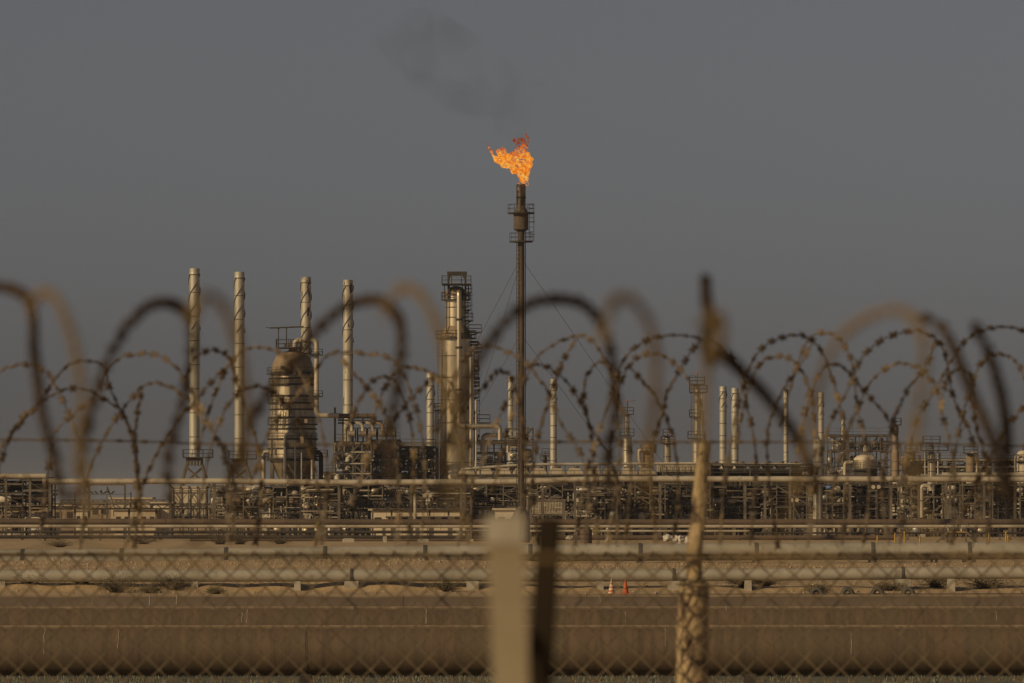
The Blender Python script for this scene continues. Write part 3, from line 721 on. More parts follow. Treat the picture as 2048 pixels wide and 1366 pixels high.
# ------------------------------------------------------------------ tall main column
D = 875.0
mx_ = P(912, 1000, D).x
pr = lambda py, rpx: (zz(py, D), PX(rpx, D))
K = thing('distillation_column', (mx_, D, 0), 'tallest shiny metal column with stepped top and side platforms', 'column')
for ya, yb in ((675, 712), (712, 755), (755, 800), (800, 846), (846, 885), (885, 925), (925, 960)):
    MB().lathe(mx_, D, [pr(ya, 32.5), pr(yb, 32.5)], 40).build('shell_course', M['clad'], K)
    MB().lathe(mx_, D, [pr(ya + 1, 32.5), pr(ya + .8, 33.4), pr(ya - .8, 33.4), pr(ya - 1, 32.5)], 40).build('band_ring', M['steel'], K)
MB().lathe(mx_, D, [(-.2, PX(33, D)), pr(960, 33)], 32).build('skirt', M['concrete'], K)
MB().lathe(mx_, D, [pr(675, 32.5), pr(652, 21.5)], 36).build('cone', M['domerust'], K)
for ya, yb in ((590, 615), (615, 635), (635, 652)):
    MB().lathe(mx_, D, [pr(ya, 21.5), pr(yb, 21.5)], 32).build('shell_course', M['clad'], K)
    MB().lathe(mx_, D, [pr(ya + 1, 21.5), pr(ya + .8, 22.3), pr(ya - .8, 22.3), pr(ya - 1, 21.5)], 32).build('band_ring', M['steel'], K)
MB().lathe(mx_, D, [pr(590 - 18 * math.sin(a), 21.5 * math.cos(a) + .3) for a in [i * math.pi / 16 for i in range(9)]], 32, True).build('dome', M['domerust'], K)
# crown frame
b = MB(); x0, x1 = P(897, 0, D).x, P(931, 0, D).x
for x in (x0, x1):
    for y in (D - 1.3, D + 1.3): b.bar((x, y, zz(600, D)), (x, y, zz(546, D)), .28)
    b.bar((x, D - 1.3, zz(572, D)), (x, D + 1.3, zz(550, D)), .16); b.bar((x, D + 1.3, zz(572, D)), (x, D - 1.3, zz(550, D)), .16)
    b.bar((x, D - 1.3, zz(548, D)), (x, D + 1.3, zz(548, D)), .25)
    s_ = 1 if x == x0 else -1
    b.bar((x, D - 1.3, zz(560, D)), (x + s_ * PX(7, D), D - 1.3, zz(549, D)), .2)
for y in (D - 1.3, D + 1.3):
    b.bar((x0 - .2, y, zz(546, D)), (x1 + .2, y, zz(546, D)), .35); b.bar((x0, y, zz(550, D)), (x1, y, zz(550, D)), .15)
b.build('crown_frame', M['darksteel'], K)
box_platform(K, P(884, 0, D).x, P(942, 0, D).x, D - 3, D + 3, zz(568, D), 1.2)
ring_platform(K, mx_, D, zz(599, D), PX(21, D), PX(30, D), 1.1, rr=.045)
b = MB()
for px in (889, 899, 925, 937): b.bar(P(px, 599, D - 1.5), P(px, 568, D - 1.5), .14)
for px in (893, 936, 930): b.bar(P(px, 672, D - PX(22, D)), P(px, 600, D - PX(22, D)), .12)
b.build('support_frame', M['darksteel'], K)
ring_platform(K, mx_, D, zz(676, D), PX(32, D), PX(41, D), 1.1, rr=.045)
for (py, xa, xb) in ((641, 930, 946), (664, 938, 963), (703, 940, 963), (620, 930, 941), (755, 938, 957), (795, 938, 957), (585, 930, 942)):
    box_platform(K, P(xa, 0, D).x, P(xb, 0, D).x, D - 2.0, D + 1.0, zz(py, D), 1.1)
    MB().bar(P(xb - 2, py, D - .5), P(xa, py + 9, D - .5), .14).build('bracket', M['darksteel'], K)
ladder(K, (P(940, 0, D).x, D - 1, zz(640, D)), (P(940, 0, D).x, D - 1, zz(570, D)), .6, cage=True)
ladder(K, (P(953, 0, D).x, D - 1, zz(760, D)), (P(953, 0, D).x, D - 1, zz(705, D)), .6, cage=True)
ladder(K, (P(955, 0, D).x, D - 1, zz(890, D)), (P(955, 0, D).x, D - 1, zz(760, D)), .6, cage=True)
ladder(K, (P(880, 0, D).x, D - 2, zz(940, D)), (P(880, 0, D).x, D - 2, zz(680, D)), .6)
yf = D - PX(36, D)
path = bend([P(918, 610, D - PX(23, D)), P(918, 584, D - PX(23, D)), P(918, 584, yf), P(918, 852, yf), P(1000, 852, yf), P(1000, 880, yf)], PX(9, D), 7)
MB().tube(path, PX(5.0, D), 16).build('overhead_line', M['clad'], K)
for py in (696, 780, 640): MB().lathe(P(918, 0, yf).x, yf, [(zz(py + 2, D), PX(5, D)), (zz(py + 2, D), PX(7, D)), (zz(py - 2, D), PX(7, D)), (zz(py - 2, D), PX(5, D))], 14).build('pipe_collar', M['darksteel'], K)
for (px, ya, yb, rp, mk) in ((941.5, 715, 950, 2.8, 'palepipe'), (947, 690, 940, 1.6, 'steel'), (884, 700, 960, 1.2, 'steel'), (952, 800, 960, 2.0, 'palepipe')):
    MB().tube([P(px, ya, D - 2.5), P(px, yb, D - 2.5)], PX(rp, D), 10).build('riser_pipe', M[mk], K)
for (ya, yb) in ((732, 742), (684, 690), (765, 772)):
    MB().tube(bend([P(941, ya, D - 1), P(957, ya, D - 1), P(957, yb, D - 1), P(941, yb, D - 1)], PX(3, D)), PX(2.4, D), 10).build('reboiler_loop', M['darksteel'], K)
for k in range(16):
    rr_ = random.Random(100 + k); px = rr_.uniform(940, 958); py = rr_.uniform(680, 900)
    MB().box(P(px, py, D + rr_.uniform(-2, 1)), (PX(rr_.uniform(3, 8), D), 1.0, PX(rr_.uniform(3, 9), D))).build('valve', M['darksteel'], K)
for px in (872, 876): MB().bar(P(px, 960, D), P(px, 808, D), .2).build('side_mast', M['steel'], K)
box_platform(K, P(868, 0, D).x, P(884, 0, D).x, D - 1.5, D + 1.5, zz(820, D), 1.0)

# ------------------------------------------------------------------ small columns
def column(px, D, secs, label, m, plats=(), light=False, dome=True, name='column_vessel', arm=None, lines=()):
    """secs: (ytop, ybottom, half width px) top first; plats: (y, xl, xr)"""
    x = P(px, 0, D).x
    t = thing(name, (x, D, 0), label, 'column', 'slim process columns')
    pr = lambda py, rpx: (zz(py, D), PX(rpx, D))
    for i, (ya, yb, hw) in enumerate(secs):
        last = i == len(secs) - 1
        MB().lathe(x, D, [pr(ya, hw), pr(yb, hw)], 22).build('shell_course', m, t)
        if not last:
            MB().lathe(x, D, [pr(yb, hw), pr(yb + 4, secs[i + 1][2])], 22).build('cone', m, t)
        else:
            MB().lathe(x, D, [(-.2, PX(hw, D)), pr(yb, hw)], 18).build('skirt', M['concrete'], t)
        for yy in [ya + (yb - ya) * k / 3 for k in (1, 2)]:
            MB().lathe(x, D, [pr(yy + .8, hw), pr(yy + .6, hw + .7), pr(yy - .6, hw + .7), pr(yy - .8, hw)], 22).build('band_ring', M['steel'], t)
    ya, _, hw = secs[0]
    MB().lathe(x, D, [pr(ya - hw * .6 * math.sin(a), hw * math.cos(a) + .2) for a in [i * math.pi / 12 for i in range(7)]], 22, True).build('dome', m, t)
    MB().tube([P(px, ya, D), P(px, ya - hw * .6 - 5, D)], PX(1.4, D), 8).build('vent', M['steel'], t)
    for (py, xl, xr) in plats:
        box_platform(t, P(xl, 0, D).x, P(xr, 0, D).x, D - 1.6, D + 1.6, zz(py, D), 1.1)
    if len(plats) > 1:
        ladder(t, (P(px - secs[0][2] - 3, 0, D).x, D - 1, zz(plats[-1][0], D)), (P(px - secs[0][2] - 3, 0, D).x, D - 1, zz(plats[0][0], D)), .5)
    if light:
        yl = light
        MB().bar(P(px, ya - hw * .6 - 4, D), P(px, yl + 2, D), .12).build('mast', M['darksteel'], t)
        MB().lathe(x, D, [pr(yl + 3, 1.2), pr(yl + 1, 1.7), pr(yl - 1, 1.6), pr(yl - 2, .4)], 10).build('warning_lamp', M['redlamp'], t)
    if arm:
        MB().tube([P(a, b_, D) for a, b_ in arm], .07, 6).build('davit_arm', M['steel'], t)
    for (pl, rp) in lines:
        MB().tube(bend([P(a, b_, D - 1.2) for a, b_ in pl], PX(4, D)), PX(rp, D), 10).build('side_pipe', M['palepipe'], t)
    return t
column(1254.5, 960, [(832, 868, 5), (874, 955, 9.5)], 'slim stepped column with a red warning lamp, left of the round vessel', M['clad'], ((828, 1244, 1267), (871, 1240, 1268)), light=801, arm=[(1255, 822), (1256, 803), (1264, 801), (1270, 801)])
column(1296, 955, [(893, 960, 11)], 'short round vessel with a bent pipe, second of the small right columns', M['domerust'], ((903, 1282, 1312),), lines=(([(1290, 900), (1278, 900), (1278, 916), (1282, 935)], 3.2),))
column(1335, 975, [(876, 886, 6), (890, 960, 7.5)], 'short column with a wide platform between two taller columns', M['clad'], ((871, 1326, 1344), (886, 1322, 1350)), lines=(([(1331, 880), (1331, 950)], 1.4),))
column(1394.5, 930, [(772, 868, 6.5), (876, 960, 10)], 'tall slim column with three platforms behind the leaning pole', M['clad'], ((768, 1379, 1409), (784, 1379, 1414), (833, 1379, 1402), (876, 1376, 1410)), light=745, arm=[(1392, 766), (1391, 752), (1385, 750), (1378, 753)],
       lines=(([(1404, 780), (1404, 880)], 1.2), ([(1408, 790), (1408, 830), (1402, 832)], .9)))
column(1791, 985, [(852, 900, 5.5), (904, 960, 7.5)], 'slim column with a red lamp at the right frame edge', M['domerust'], ((849, 1783, 1802), (866, 1784, 1796)), light=826)
column(1822, 990, [(905, 960, 9)], 'stubby capped column right of the slim lamp column', M['domerust'], ((904, 1811, 1834), (924, 1806, 1840)), lines=(([(1816, 912), (1804, 914), (1804, 926)], 2.2),))
column(1863, 985, [(892, 905, 5), (908, 960, 8)], 'column crowded with platforms, left of the arched pipe', M['clad'], ((885, 1846, 1880), (900, 1842, 1896), (918, 1850, 1880)), lines=(([(1850, 898), (1850, 950)], 1.2), ([(1876, 900), (1876, 950)], 1.6)))
column(1941, 985, [(912, 960, 9)], 'squat column under an arched pipe near the right edge', M['domerust'], ((906, 1928, 1955),), lines=(([(1941, 906), (1954, 904), (1954, 950)], 1.8),))
column(2046, 980, [(908, 960, 12)], 'cream topped column cut by the right edge', M['cream'], ((922, 2030, 2062),), lines=(([(2040, 910), (2030, 912), (2030, 950)], 1.6),))
column(1090, 975, [(912, 960, 4)], 'tiny column with two platforms beside the lone chimney', M['steel'], ((910, 1084, 1098), (920, 1082, 1100)))

# domed tank in the right frame
D = 930.0; x = P(1731, 0, D).x
pr = lambda py, rpx: (zz(py, D), PX(rpx, D))
T = thing('domed_tank', (x, D, 0), 'round domed tank with a ring platform inside the right frame', 'tank')
MB().lathe(x, D, [pr(920 - 11 * math.sin(a), 23.5 * math.cos(a) + .3) for a in [i * math.pi / 16 for i in range(9)]], 30, True).build('dome', M['cream'], T)
MB().lathe(x, D, [(-.2, PX(23.5, D)), pr(937, 23.5)], 30).build('skirt', M['darksteel'], T)
for a, b_ in ((920, 928), (928, 938)): MB().lathe(x, D, [pr(a, 23.5), pr(b_, 23.5)], 30).build('shell_course', M['cladold'], T)
ring_platform(T, x, D, zz(939, D), PX(23, D), PX(31, D), 1.1)
MB().lathe(x, D, [pr(910, 5), pr(897, 4.5), pr(890, 2), pr(884, 1.2)], 14).build('top_nozzle', M['cream'], T)
ring_platform(T, x, D, zz(903, D), PX(5, D), PX(15, D), 1.1)
MB().tube(bend([P(1706, 925, D), P(1690, 925, D), P(1690, 950, D)], PX(6, D)), PX(4, D), 12).build('outlet_pipe', M['palepipe'], T)

# wide dark drum
D = 960.0; x = P(1825, 0, D).x
T = thing('drum', (x, D, 0), 'wide dark drum below the stubby capped column', 'drum')
MB().lathe(x, D, [(zz(951, D), PX(8, D)), (zz(946, D), PX(20, D)), (zz(926, D), PX(21, D)), (zz(925, D), PX(.3, D))], 28).build('shell', M['darksteel'], T)
for s in (-1, 1): MB().bar((x + s * 1.2, D, -.1), (x + s * 1.2, D, zz(948, D)), .3).build('leg', M['steel'], T)
MB().lathe(x, D, [(zz(927.5, D), PX(21, D)), (zz(927.5, D), PX(22.5, D)), (zz(926, D), PX(22.5, D)), (zz(926, D), PX(20, D))], 28).build('rim', M['steel'], T)

# ------------------------------------------------------------------ open steel structures, full of equipment
def frame(label, px0, px1, levels, D, dep, nx, seed, name='steel_structure', fill=1.0, cat='steel frame', ground=True, deckm='palesteel', postm='steel', rail=True, brace=.4, rows=2, group='open steel structures'):
    """levels: y px of decks, top first. Open frame with decks, rails, braces, pipes, vessels and valves."""
    q = random.Random(seed)
    x0, x1 = P(px0, 0, D).x, P(px1, 0, D).x
    t = thing(name, ((x0 + x1) / 2, D + dep / 2, 0), label, cat, group)
    zs = [zz(y, D) for y in levels] + [0.0]
    zt = zs[0]
    for i in range(nx + 1):
        x = x0 + (x1 - x0) * i / nx
        for k in range(rows):
            y = D + dep * k / max(rows - 1, 1)
            MB().box((x, y, zt / 2), (.17, .17, zt)).build('post', M[postm], t)
    for li, z in enumerate(zs[:-1]):
        for k in range(rows):
            y = D + dep * k / max(rows - 1, 1)
            for i in range(nx):
                if name == 'pipe_rack' and q.random() < .35: continue
                xa, xb = x0 + (x1 - x0) * i / nx, x0 + (x1 - x0) * (i + 1) / nx
                dz = q.choice([0, 0, -.5, .4, -.25]) if name == 'pipe_rack' else 0
                MB().box(((xa + xb) / 2, y - .16, z - .16 + dz), (xb - xa + .02, .14, .18)).build('beam', M[deckm if k == 0 else postm], t)
        if q.random() < .8:
            a = q.uniform(0, .35) if li else 0; b_ = q.uniform(.65, 1) if li else 1
            xa, xb = x0 + (x1 - x0) * a, x0 + (x1 - x0) * b_
            dk = MB().box(((xa + xb) / 2, D + dep / 2, z + .04), (xb - xa, dep, .10)).build('deck', M['darksteel'], t)
            if rail:
                m = max(2, int((xb - xa) / 1.8))
                railing(MB(), [(xa + (xb - xa) * i / m, D, z + .09) for i in range(m + 1)], 1.05, .03).build('railing', M[postm], dk)
    if name == 'pipe_rack':      # long pipe runs carried through the rack
        for k in range(11):
            y = D + q.uniform(-.35, dep * .6); z = zt * q.uniform(.08, .97); a = x0 + (x1 - x0) * q.choice([0, 0, 0, .2, .4]); b_ = x1 - (x1 - x0) * q.choice([0, 0, 0, .15, .35])
            MB().tube([(a, y, z), (b_, y, z)], q.uniform(.05, .12), 8).build('pipe_run', M[q.choice(['palepipe', 'palesteel', 'steel', 'steel', 'brownpipe', 'darksteel'])], t)
    for li in range(len(zs) - 1):
        zu, zl = zs[li], zs[li + 1]; H = zu - zl
        for i in range(nx):
            xa, xb = x0 + (x1 - x0) * i / nx, x0 + (x1 - x0) * (i + 1) / nx; W = xb - xa
            if q.random() < brace:
                if q.random() < .5: MB().bar((xa, D - .05, zl), (xb, D - .05, zu), .16).build('brace', M[postm], t)
                else:
                    MB().bar((xb, D - .05, zl), (xa, D - .05, zu), .16).build('brace', M[postm], t)
            n = int(fill * q.uniform(5, 9))
            for k in range(n):
                y = D + q.uniform(.3, dep - .3); kind = q.random(); mk = q.choice(['palepipe', 'galv', 'offwhite', 'steel', 'steel', 'darksteel', 'domerust', 'palesteel'])
                if kind < .40:      # horizontal run
                    z = zl + H * q.uniform(.12, .92); L = W * q.uniform(.5, 1.3); xs = xa + W * q.uniform(-.1, .4)
                    MB().tube([(xs, y, z), (min(xs + L, x1 + .4), y, z)], q.uniform(.05, .13), 8).build('pipe', M[mk], t)
                elif kind < .58:    # bent pipe
                    xs = xa + W * q.uniform(.05, .8); z = zl + H * q.uniform(.35, .9); xe = xs + W * q.uniform(.15, .6); r = q.uniform(.05, .12)
                    MB().tube(bend([(xs, y, zl), (xs, y, z), (xe, y, z), (xe, y, zl + (z - zl) * q.choice([0, 0, .4]))], r * 3, 4), r, 8).build('bent_pipe', M[mk], t)
                elif kind < .66:    # riser
                    xs = xa + W * q.uniform(.05, .95)
                    MB().tube([(xs, y, zl), (xs, y, zu + H * q.uniform(0, .12))], q.uniform(.08, .2), 8).build('riser', M[mk], t)
                elif kind < .84:    # horizontal drum on feet
                    r = min(H * .32, q.uniform(.35, .75)); z = zl + r + .25; xs = xa + W * q.uniform(0, .3); xe = xs + W * q.uniform(.5, .75)
                    d = MB().tube([(xs, y, z), (xs + r * .35, y, z), (xe - r * .35, y, z), (xe, y, z)], [r * .6, r, r, r * .6], 14).build('drum', M[q.choice(['cladold', 'domerust', 'galv', 'palepipe', 'offwhite'])], t)
                    b = MB()
                    for f in (.25, .75): b.box((xs + (xe - xs) * f, y, zl + .2), (.2, r * 1.4, .5))
                    b.build('saddle', M['steel'], d)
                elif kind < .92:    # upright vessel
                    r = q.uniform(.3, .6); h = H * q.uniform(.5, .85); xs = xa + W * q.uniform(.2, .8)
                    MB().lathe(xs, y, [(zl + .05, r * .6), (zl + .3, r), (zl + h - .25, r), (zl + h, r * .45), (zl + h, .01)], 14).build('vessel', M[q.choice(['cladold', 'domerust', 'palesteel', 'galv', 'offwhite'])], t)
                else:               # valve / instrument box
                    xs = xa + W * q.uniform(.1, .9); z = zl + H * q.uniform(.1, .7); s = q.uniform(.25, .6)
                    b = MB().box((xs, y, z), (s, s * .7, s)); b.tube([(xs, y, z - s), (xs, y, z + s * 1.3)], s * .16, 6); b.lathe(xs, y, [(z + s, s * .5), (z + s * 1.12, s * .5)], 10)
                    b.build('valve', M[mk], t)
    return t

# structure right of the domed vessel with its header and elbows
tS = frame('tall crowded steel structure below the header pipe, right of the domed vessel', 668, 742, [884, 902, 925, 945, 968], 862, 9, 4, 11, fill=1.3)
D = 862.0
H_ = thing('header_pipe', tuple(P(712, 1000, D) * 1.0)[:2] + (zz(884, D),), 'thick dark header pipe with five elbow lines above the crowded structure', 'pipe')
MB().tube([P(675, 832, D), P(750, 832, D)], PX(5, D), 18).build('header', M['brownpipe'], H_)
for px in (679, 697, 716, 735, 748):
    MB().tube([P(px - .6, 832, D), P(px + .6, 832, D)], PX(5.8, D), 18).build('flange', M['darksteel'], H_)
MB().bar(P(670, 884, D - .4), P(670, 815, D - .4), .32).build('mast', M['steel'], H_)
for px in (686, 706, 726, 743):
    MB().bar(P(px, 884, D + 1), P(px, 836, D + 1), .22).build('leg', M['darksteel'], H_)
b = MB()
b.bar(P(676, 840, D - .3), P(765, 842, D - .3), .25); b.bar(P(676, 846, D + 1.5), P(765, 846, D + 1.5), .25); b.build('girder', M['darksteel'], H_)
for k, px in enumerate((700, 722, 742, 762, 780)):
    d2 = D - 1 + k * .3
    e_ = MB().tube(bend([P(px - 11, 845, d2), P(px + 3, 849, d2), P(px + 4, 866, d2)], PX(6, D), 6), PX(3.4, D), 12).build('elbow_line', M['palepipe'] if k < 3 else M['domerust'], H_)
    MB().tube([P(px - 4, 867, d2), P(px + 10, 867, d2)], PX(6.3, D), 16).build('exchanger_head', M['cladold'], H_)
    bb = MB()
    bb.bar(P(px - 7, 884, d2), P(px - 7, 856, d2), .2); bb.bar(P(px + 11, 884, d2), P(px + 11, 856, d2), .2); bb.bar(P(px - 7, 856, d2), P(px + 11, 856, d2), .2); bb.build('cradle', M['darksteel'], H_)
frame('dark structure full of drums between the header and the tall column', 742, 800, [880, 897, 915, 935, 955], 868, 9, 3, 12, fill=1.5, deckm='steel', postm='darksteel')
frame('dark lower structure left of the short chimney beside the tall column', 798, 872, [893, 915, 938, 960], 872, 9, 4, 13, fill=1.5, deckm='darksteel', postm='darksteel')
frame('open frame carrying the bent overhead pipes left of the flare', 948, 1010, [905, 925, 945], 880, 8, 3, 14, fill=1.0)
D = 876.0
B2 = thing('manifold', tuple(P(985, 1000, D))[:2] + (zz(905, D),), 'pair of arched pale pipes on top of the frame beside the flare', 'pipe')
MB().tube(bend([P(966, 905, D), P(966, 870, D), P(1016, 870, D), P(1016, 905, D)], PX(9, D), 7), PX(4.4, D), 14).build('arched_pipe', M['clad'], B2)
MB().tube(bend([P(955, 884, D + 1), P(1030, 884, D + 1)], 1), PX(4.2, D), 14).build('cross_pipe', M['clad'], B2)
for px in (962, 975, 988, 1003, 1018): MB().bar(P(px, 905, D + 1), P(px, 886, D + 1), .22).build('leg', M['steel'], B2)
MB().bar(P(950, 905, D - 1), P(950, 833, D - 1), .3).build('mast', M['steel'], B2)
box_platform(B2, P(955, 0, D).x, P(980, 0, D).x, D - 1, D + 2, zz(845, D), 1.2)
frame('narrow frame right behind the flare stack', 1012, 1066, [855, 888, 920, 942], 890, 6, 2, 15, fill=.9, postm='darksteel', deckm='steel', rail=True)

# low structures behind the overhead pipes
low = [
 (-60, 98, [958, 985, 1010], 748, 10, 5, 21, 1.2, 'steel frame cut by the left edge, below the short pale pipe', .7),
 (420, 520, [970, 990, 1012], 800, 8, 5, 22, 1.3, 'low frame of ladders and pipes right of the second furnace', .5),
 (520, 600, [972, 992, 1012], 790, 8, 5, 23, 1.5, 'low pipe frame under the left half of the domed vessel', .4),
 (600, 680, [968, 986, 1004, 1020], 780, 8, 5, 24, 1.8, 'low frame of bright bent pipes under the right half of the domed vessel', .3),
 (680, 765, [972, 992, 1012], 790, 10, 4, 25, 1.5, 'low frame below the crowded structure with the header', .6),
 (765, 850, [972, 992, 1012], 800, 10, 4, 26, 1.3, 'shaded low frame left of the tall column foot', .6),
 (850, 940, [975, 995, 1015], 790, 10, 5, 27, 1.3, 'low frame in front of the tall column foot', .5),
 (940, 1040, [970, 988, 1005], 795, 10, 5, 28, 1.4, 'low frame just left of the flare base', .5),
 (1050, 1150, [970, 985, 1003], 790, 10, 6, 29, 1.5, 'low frame just right of the flare base', .4),
 (1150, 1240, [972, 990, 1008], 785, 10, 5, 30, 1.5, 'low frame beneath the middle of the pale fan hoods', .5),
 (1240, 1330, [972, 990, 1008], 790, 10, 5, 31, 1.5, 'low frame beneath the right end of the pale fan hoods', .5),
 (1330, 1420, [970, 990, 1010], 795, 10, 5, 32, 1.4, 'low frame behind the leaning fence pole', .5),
 (1420, 1520, [972, 992, 1012], 800, 10, 5, 33, 1.3, 'low frame below the left half of the dark fan deck', .4),
 (1520, 1620, [972, 992, 1012], 800, 10, 5, 34, 1.3, 'low frame below the right half of the dark fan deck', .4),
 (1620, 1710, [970, 985, 1005], 780, 9, 6, 35, 1.6, 'low frame at the foot of the wide silo pipe', .4),
 (1710, 1800, [972, 990, 1008], 780, 9, 6, 36, 1.6, 'low frame below the round domed tank', .5),
 (1800, 1890, [970, 988, 1006, 1022], 775, 9, 6, 37, 1.7, 'low frame left of the bent riser near the right edge', .6),
 (1890, 1980, [968, 985, 1005], 770, 9, 5, 38, 1.6, 'low frame below the short pale pipe at right', .7),
 (1980, 2090, [968, 985, 1005], 775, 9, 5, 39, 1.6, 'low frame cut by the right edge', .6)]
for (a, b_, lv, D, dep, nx, sd, fi, lab, br) in low:
    frame(lab, a, b_, lv, D, dep, max(3, nx - 2), sd, 'pipe_rack', fi * 1.9, 'pipe rack', brace=br, rows=3, group='low pipe racks', deckm='steel', postm='steel' if sd % 3 else 'darksteel', rail=sd % 2 == 0)
# right upper frame
frame('tall open frame around the round domed tank', 1655, 1782, [870, 900, 930, 950], 945, 10, 6, 41, fill=.7, brace=.6, deckm='steel')
frame('wide low frame behind the right columns', 1795, 2090, [918, 932, 948], 1000, 10, 12, 42, fill=.7, brace=.2, deckm='palesteel')
frame('low frame between the dark fan deck and the right frame', 1600, 1665, [935, 950], 960, 10, 3, 43, fill=.9, brace=.2, deckm='steel', postm='darksteel')
frame('dense dark structure behind the domed vessel foot', 640, 690, [945, 965, 985], 900, 8, 3, 44, fill=1.2, postm='darksteel', deckm='steel')

# added dark blocks behind the racks, painting in the shade among dense equipment
for (a, b_, y0, D, lab) in ((512, 690, 975, 905, 'added dark block for shade behind the domed vessel'), (690, 880, 962, 900, 'added dark block for shade behind the crowded structure'),
                            (880, 1060, 958, 905, 'added dark block for shade behind the tall column'), (1060, 1250, 953, 830, 'added dark block for shade beneath the pale fan hoods'),
                            (1250, 1430, 953, 832, 'added dark block for shade behind the leaning pole'), (1430, 1650, 950, 834, 'added dark block for shade below the dark fan deck'),
                            (1650, 1860, 955, 1010, 'added dark block for shade behind the domed tank'), (1860, 2100, 952, 1015, 'added dark block for shade at the right edge')):
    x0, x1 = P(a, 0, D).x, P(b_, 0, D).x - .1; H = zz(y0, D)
    t = thing('shade_backing', ((x0 + x1) / 2, D + 5, 0), lab, 'building', 'added dark shade blocks')
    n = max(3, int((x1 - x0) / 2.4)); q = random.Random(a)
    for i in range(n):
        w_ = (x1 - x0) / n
        MB().box((x0 + w_ * (i + .5), D + 5 + q.uniform(-.2, .2), (H - .3) / 2), (w_ - .12, 10, H - .3)).build('wall_panel', M['darkfill'], t)
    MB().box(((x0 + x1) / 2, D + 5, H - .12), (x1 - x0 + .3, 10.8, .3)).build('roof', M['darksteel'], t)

# ------------------------------------------------------------------ air coolers
D = 815.0
def coolers(label, px0, px1, ytop, ybot, D, n, m, body, hoodup=True, deckm='palesteel'):
    x0, x1 = P(px0, 0, D).x, P(px1, 0, D).x
    t = thing('air_cooler', ((x0 + x1) / 2, D + 4, 0), label, 'air cooler', 'air cooler banks')
    z0, z1 = zz(ybot, D), zz(ytop, D); W = (x1 - x0) / n
    MB().box(((x0 + x1) / 2, D + 4, z0 - .5), (x1 - x0, 8.4, 1.0)).build('tube_bundle', M[body], t)
    for i in range(n):
        cx_ = x0 + W * (i + .5)
        b = MB(); vv = []
        for z, f in ((z0, .90), (z0 + (z1 - z0) * .4, .86), (z1, .54)):
            hw = W / 2 * f; hd = 4 * f
            vv += [(cx_ - hw, D + 4 - hd, z), (cx_ + hw, D + 4 - hd, z), (cx_ + hw, D + 4 + hd, z), (cx_ - hw, D + 4 + hd, z)]
        if not hoodup: vv = [(x, y, z0 + z1 - z) for x, y, z in vv]
        b.add(vv, [(0, 1, 5, 4), (1, 2, 6, 5), (2, 3, 7, 6), (3, 0, 4, 7), (4, 5, 9, 8), (5, 6, 10, 9), (6, 7, 11, 10), (7, 4, 8, 11), (8, 9, 10, 11), (3, 2, 1, 0)])
        hd = b.build('fan_hood', M[m], t)
        MB().lathe(cx_, D + 4, [(z1, W * .25), (z1 + .25, W * .25), (z1 + .25, W * .2)], 16).build('fan_ring', M['steel'], hd)
    k = int((x1 - x0) / 4)
    for i in range(k + 1):
        x = x0 + (x1 - x0) * i / k
        for y in (D + .2, D + 7.8): MB().box((x, y, (z0 - 1) / 2), (.3, .3, z0 - 1)).build('post', M['steel'], t)
    pl = MB().box(((x0 + x1) / 2, D - .9, z0 - .5), (x1 - x0, 1.2, .12)).build('walkway', M[deckm], t)
    mm = int((x1 - x0) / 1.6)
    railing(MB(), [(x0 + (x1 - x0) * i / mm, D - 1.45, z0 - .44) for i in range(mm + 1)], 1.0, .03).build('railing', M['steel'], pl)
coolers('row of pale fan hoods left and right of the flare stack', 915, 1312, 936, 949, 815, 11, 'tanroof', 'darksteel')
coolers('dark row of scalloped fan hoods right of the leaning pole', 1418, 1605, 926, 938, 820, 7, 'cream', 'darkfill', hoodup=False, deckm='darksteel')
# pale box between
D = 818.0
x0, x1 = P(1316, 0, D).x, P(1414, 0, D).x
t = thing('cooler_housing', ((x0 + x1) / 2, D + 4, 0), 'pale flat topped housing between the two rows of fan hoods', 'housing')
n = 3
for i in range(n):
    W = (x1 - x0) / n; MB().box((x0 + W * (i + .5), D + 4, (zz(927, D) + zz(943, D)) / 2), (W - .06, 8, zz(927, D) - zz(943, D))).build('wall_panel', M['tanroof'], t)
MB().box(((x0 + x1) / 2, D + 4, zz(926, D)), (x1 - x0 + .4, 8.4, .2)).build('roof', M['cream'], t)
MB().box(((x0 + x1) / 2, D + 4, zz(943, D) - .3), (x1 - x0, 7.8, .5)).build('deck', M['darksteel'], t)
for i in range(5):
    MB().box((x0 + (x1 - x0) * i / 4, D + .5, zz(944, D) / 2 - .2), (.3, .3, zz(944, D) - .3)).build('post', M['steel'], t)
railing(MB(), [(x0 + (x1 - x0) * i / 8, D - .3, zz(945, D)) for i in range(9)], 1.0, .03).build('railing', M['steel'], t)
longpipe('pale pipe on top of the fan hoods, right of the tall column', 812, [(930, 938), (1050, 929), (1330, 927)], 2.8, M['palepipe'], (960, 1060, 1130, 1200, 1270, 1325), pw=.16, seams=(1056, 1200))
longpipe('thin dark edge pipe above the dark fan deck', 815, [(1410, 927.5), (1660, 930)], 1.4, M['darksteel'], (1420, 1500, 1580, 1650), pw=.16, seams=(1540,))

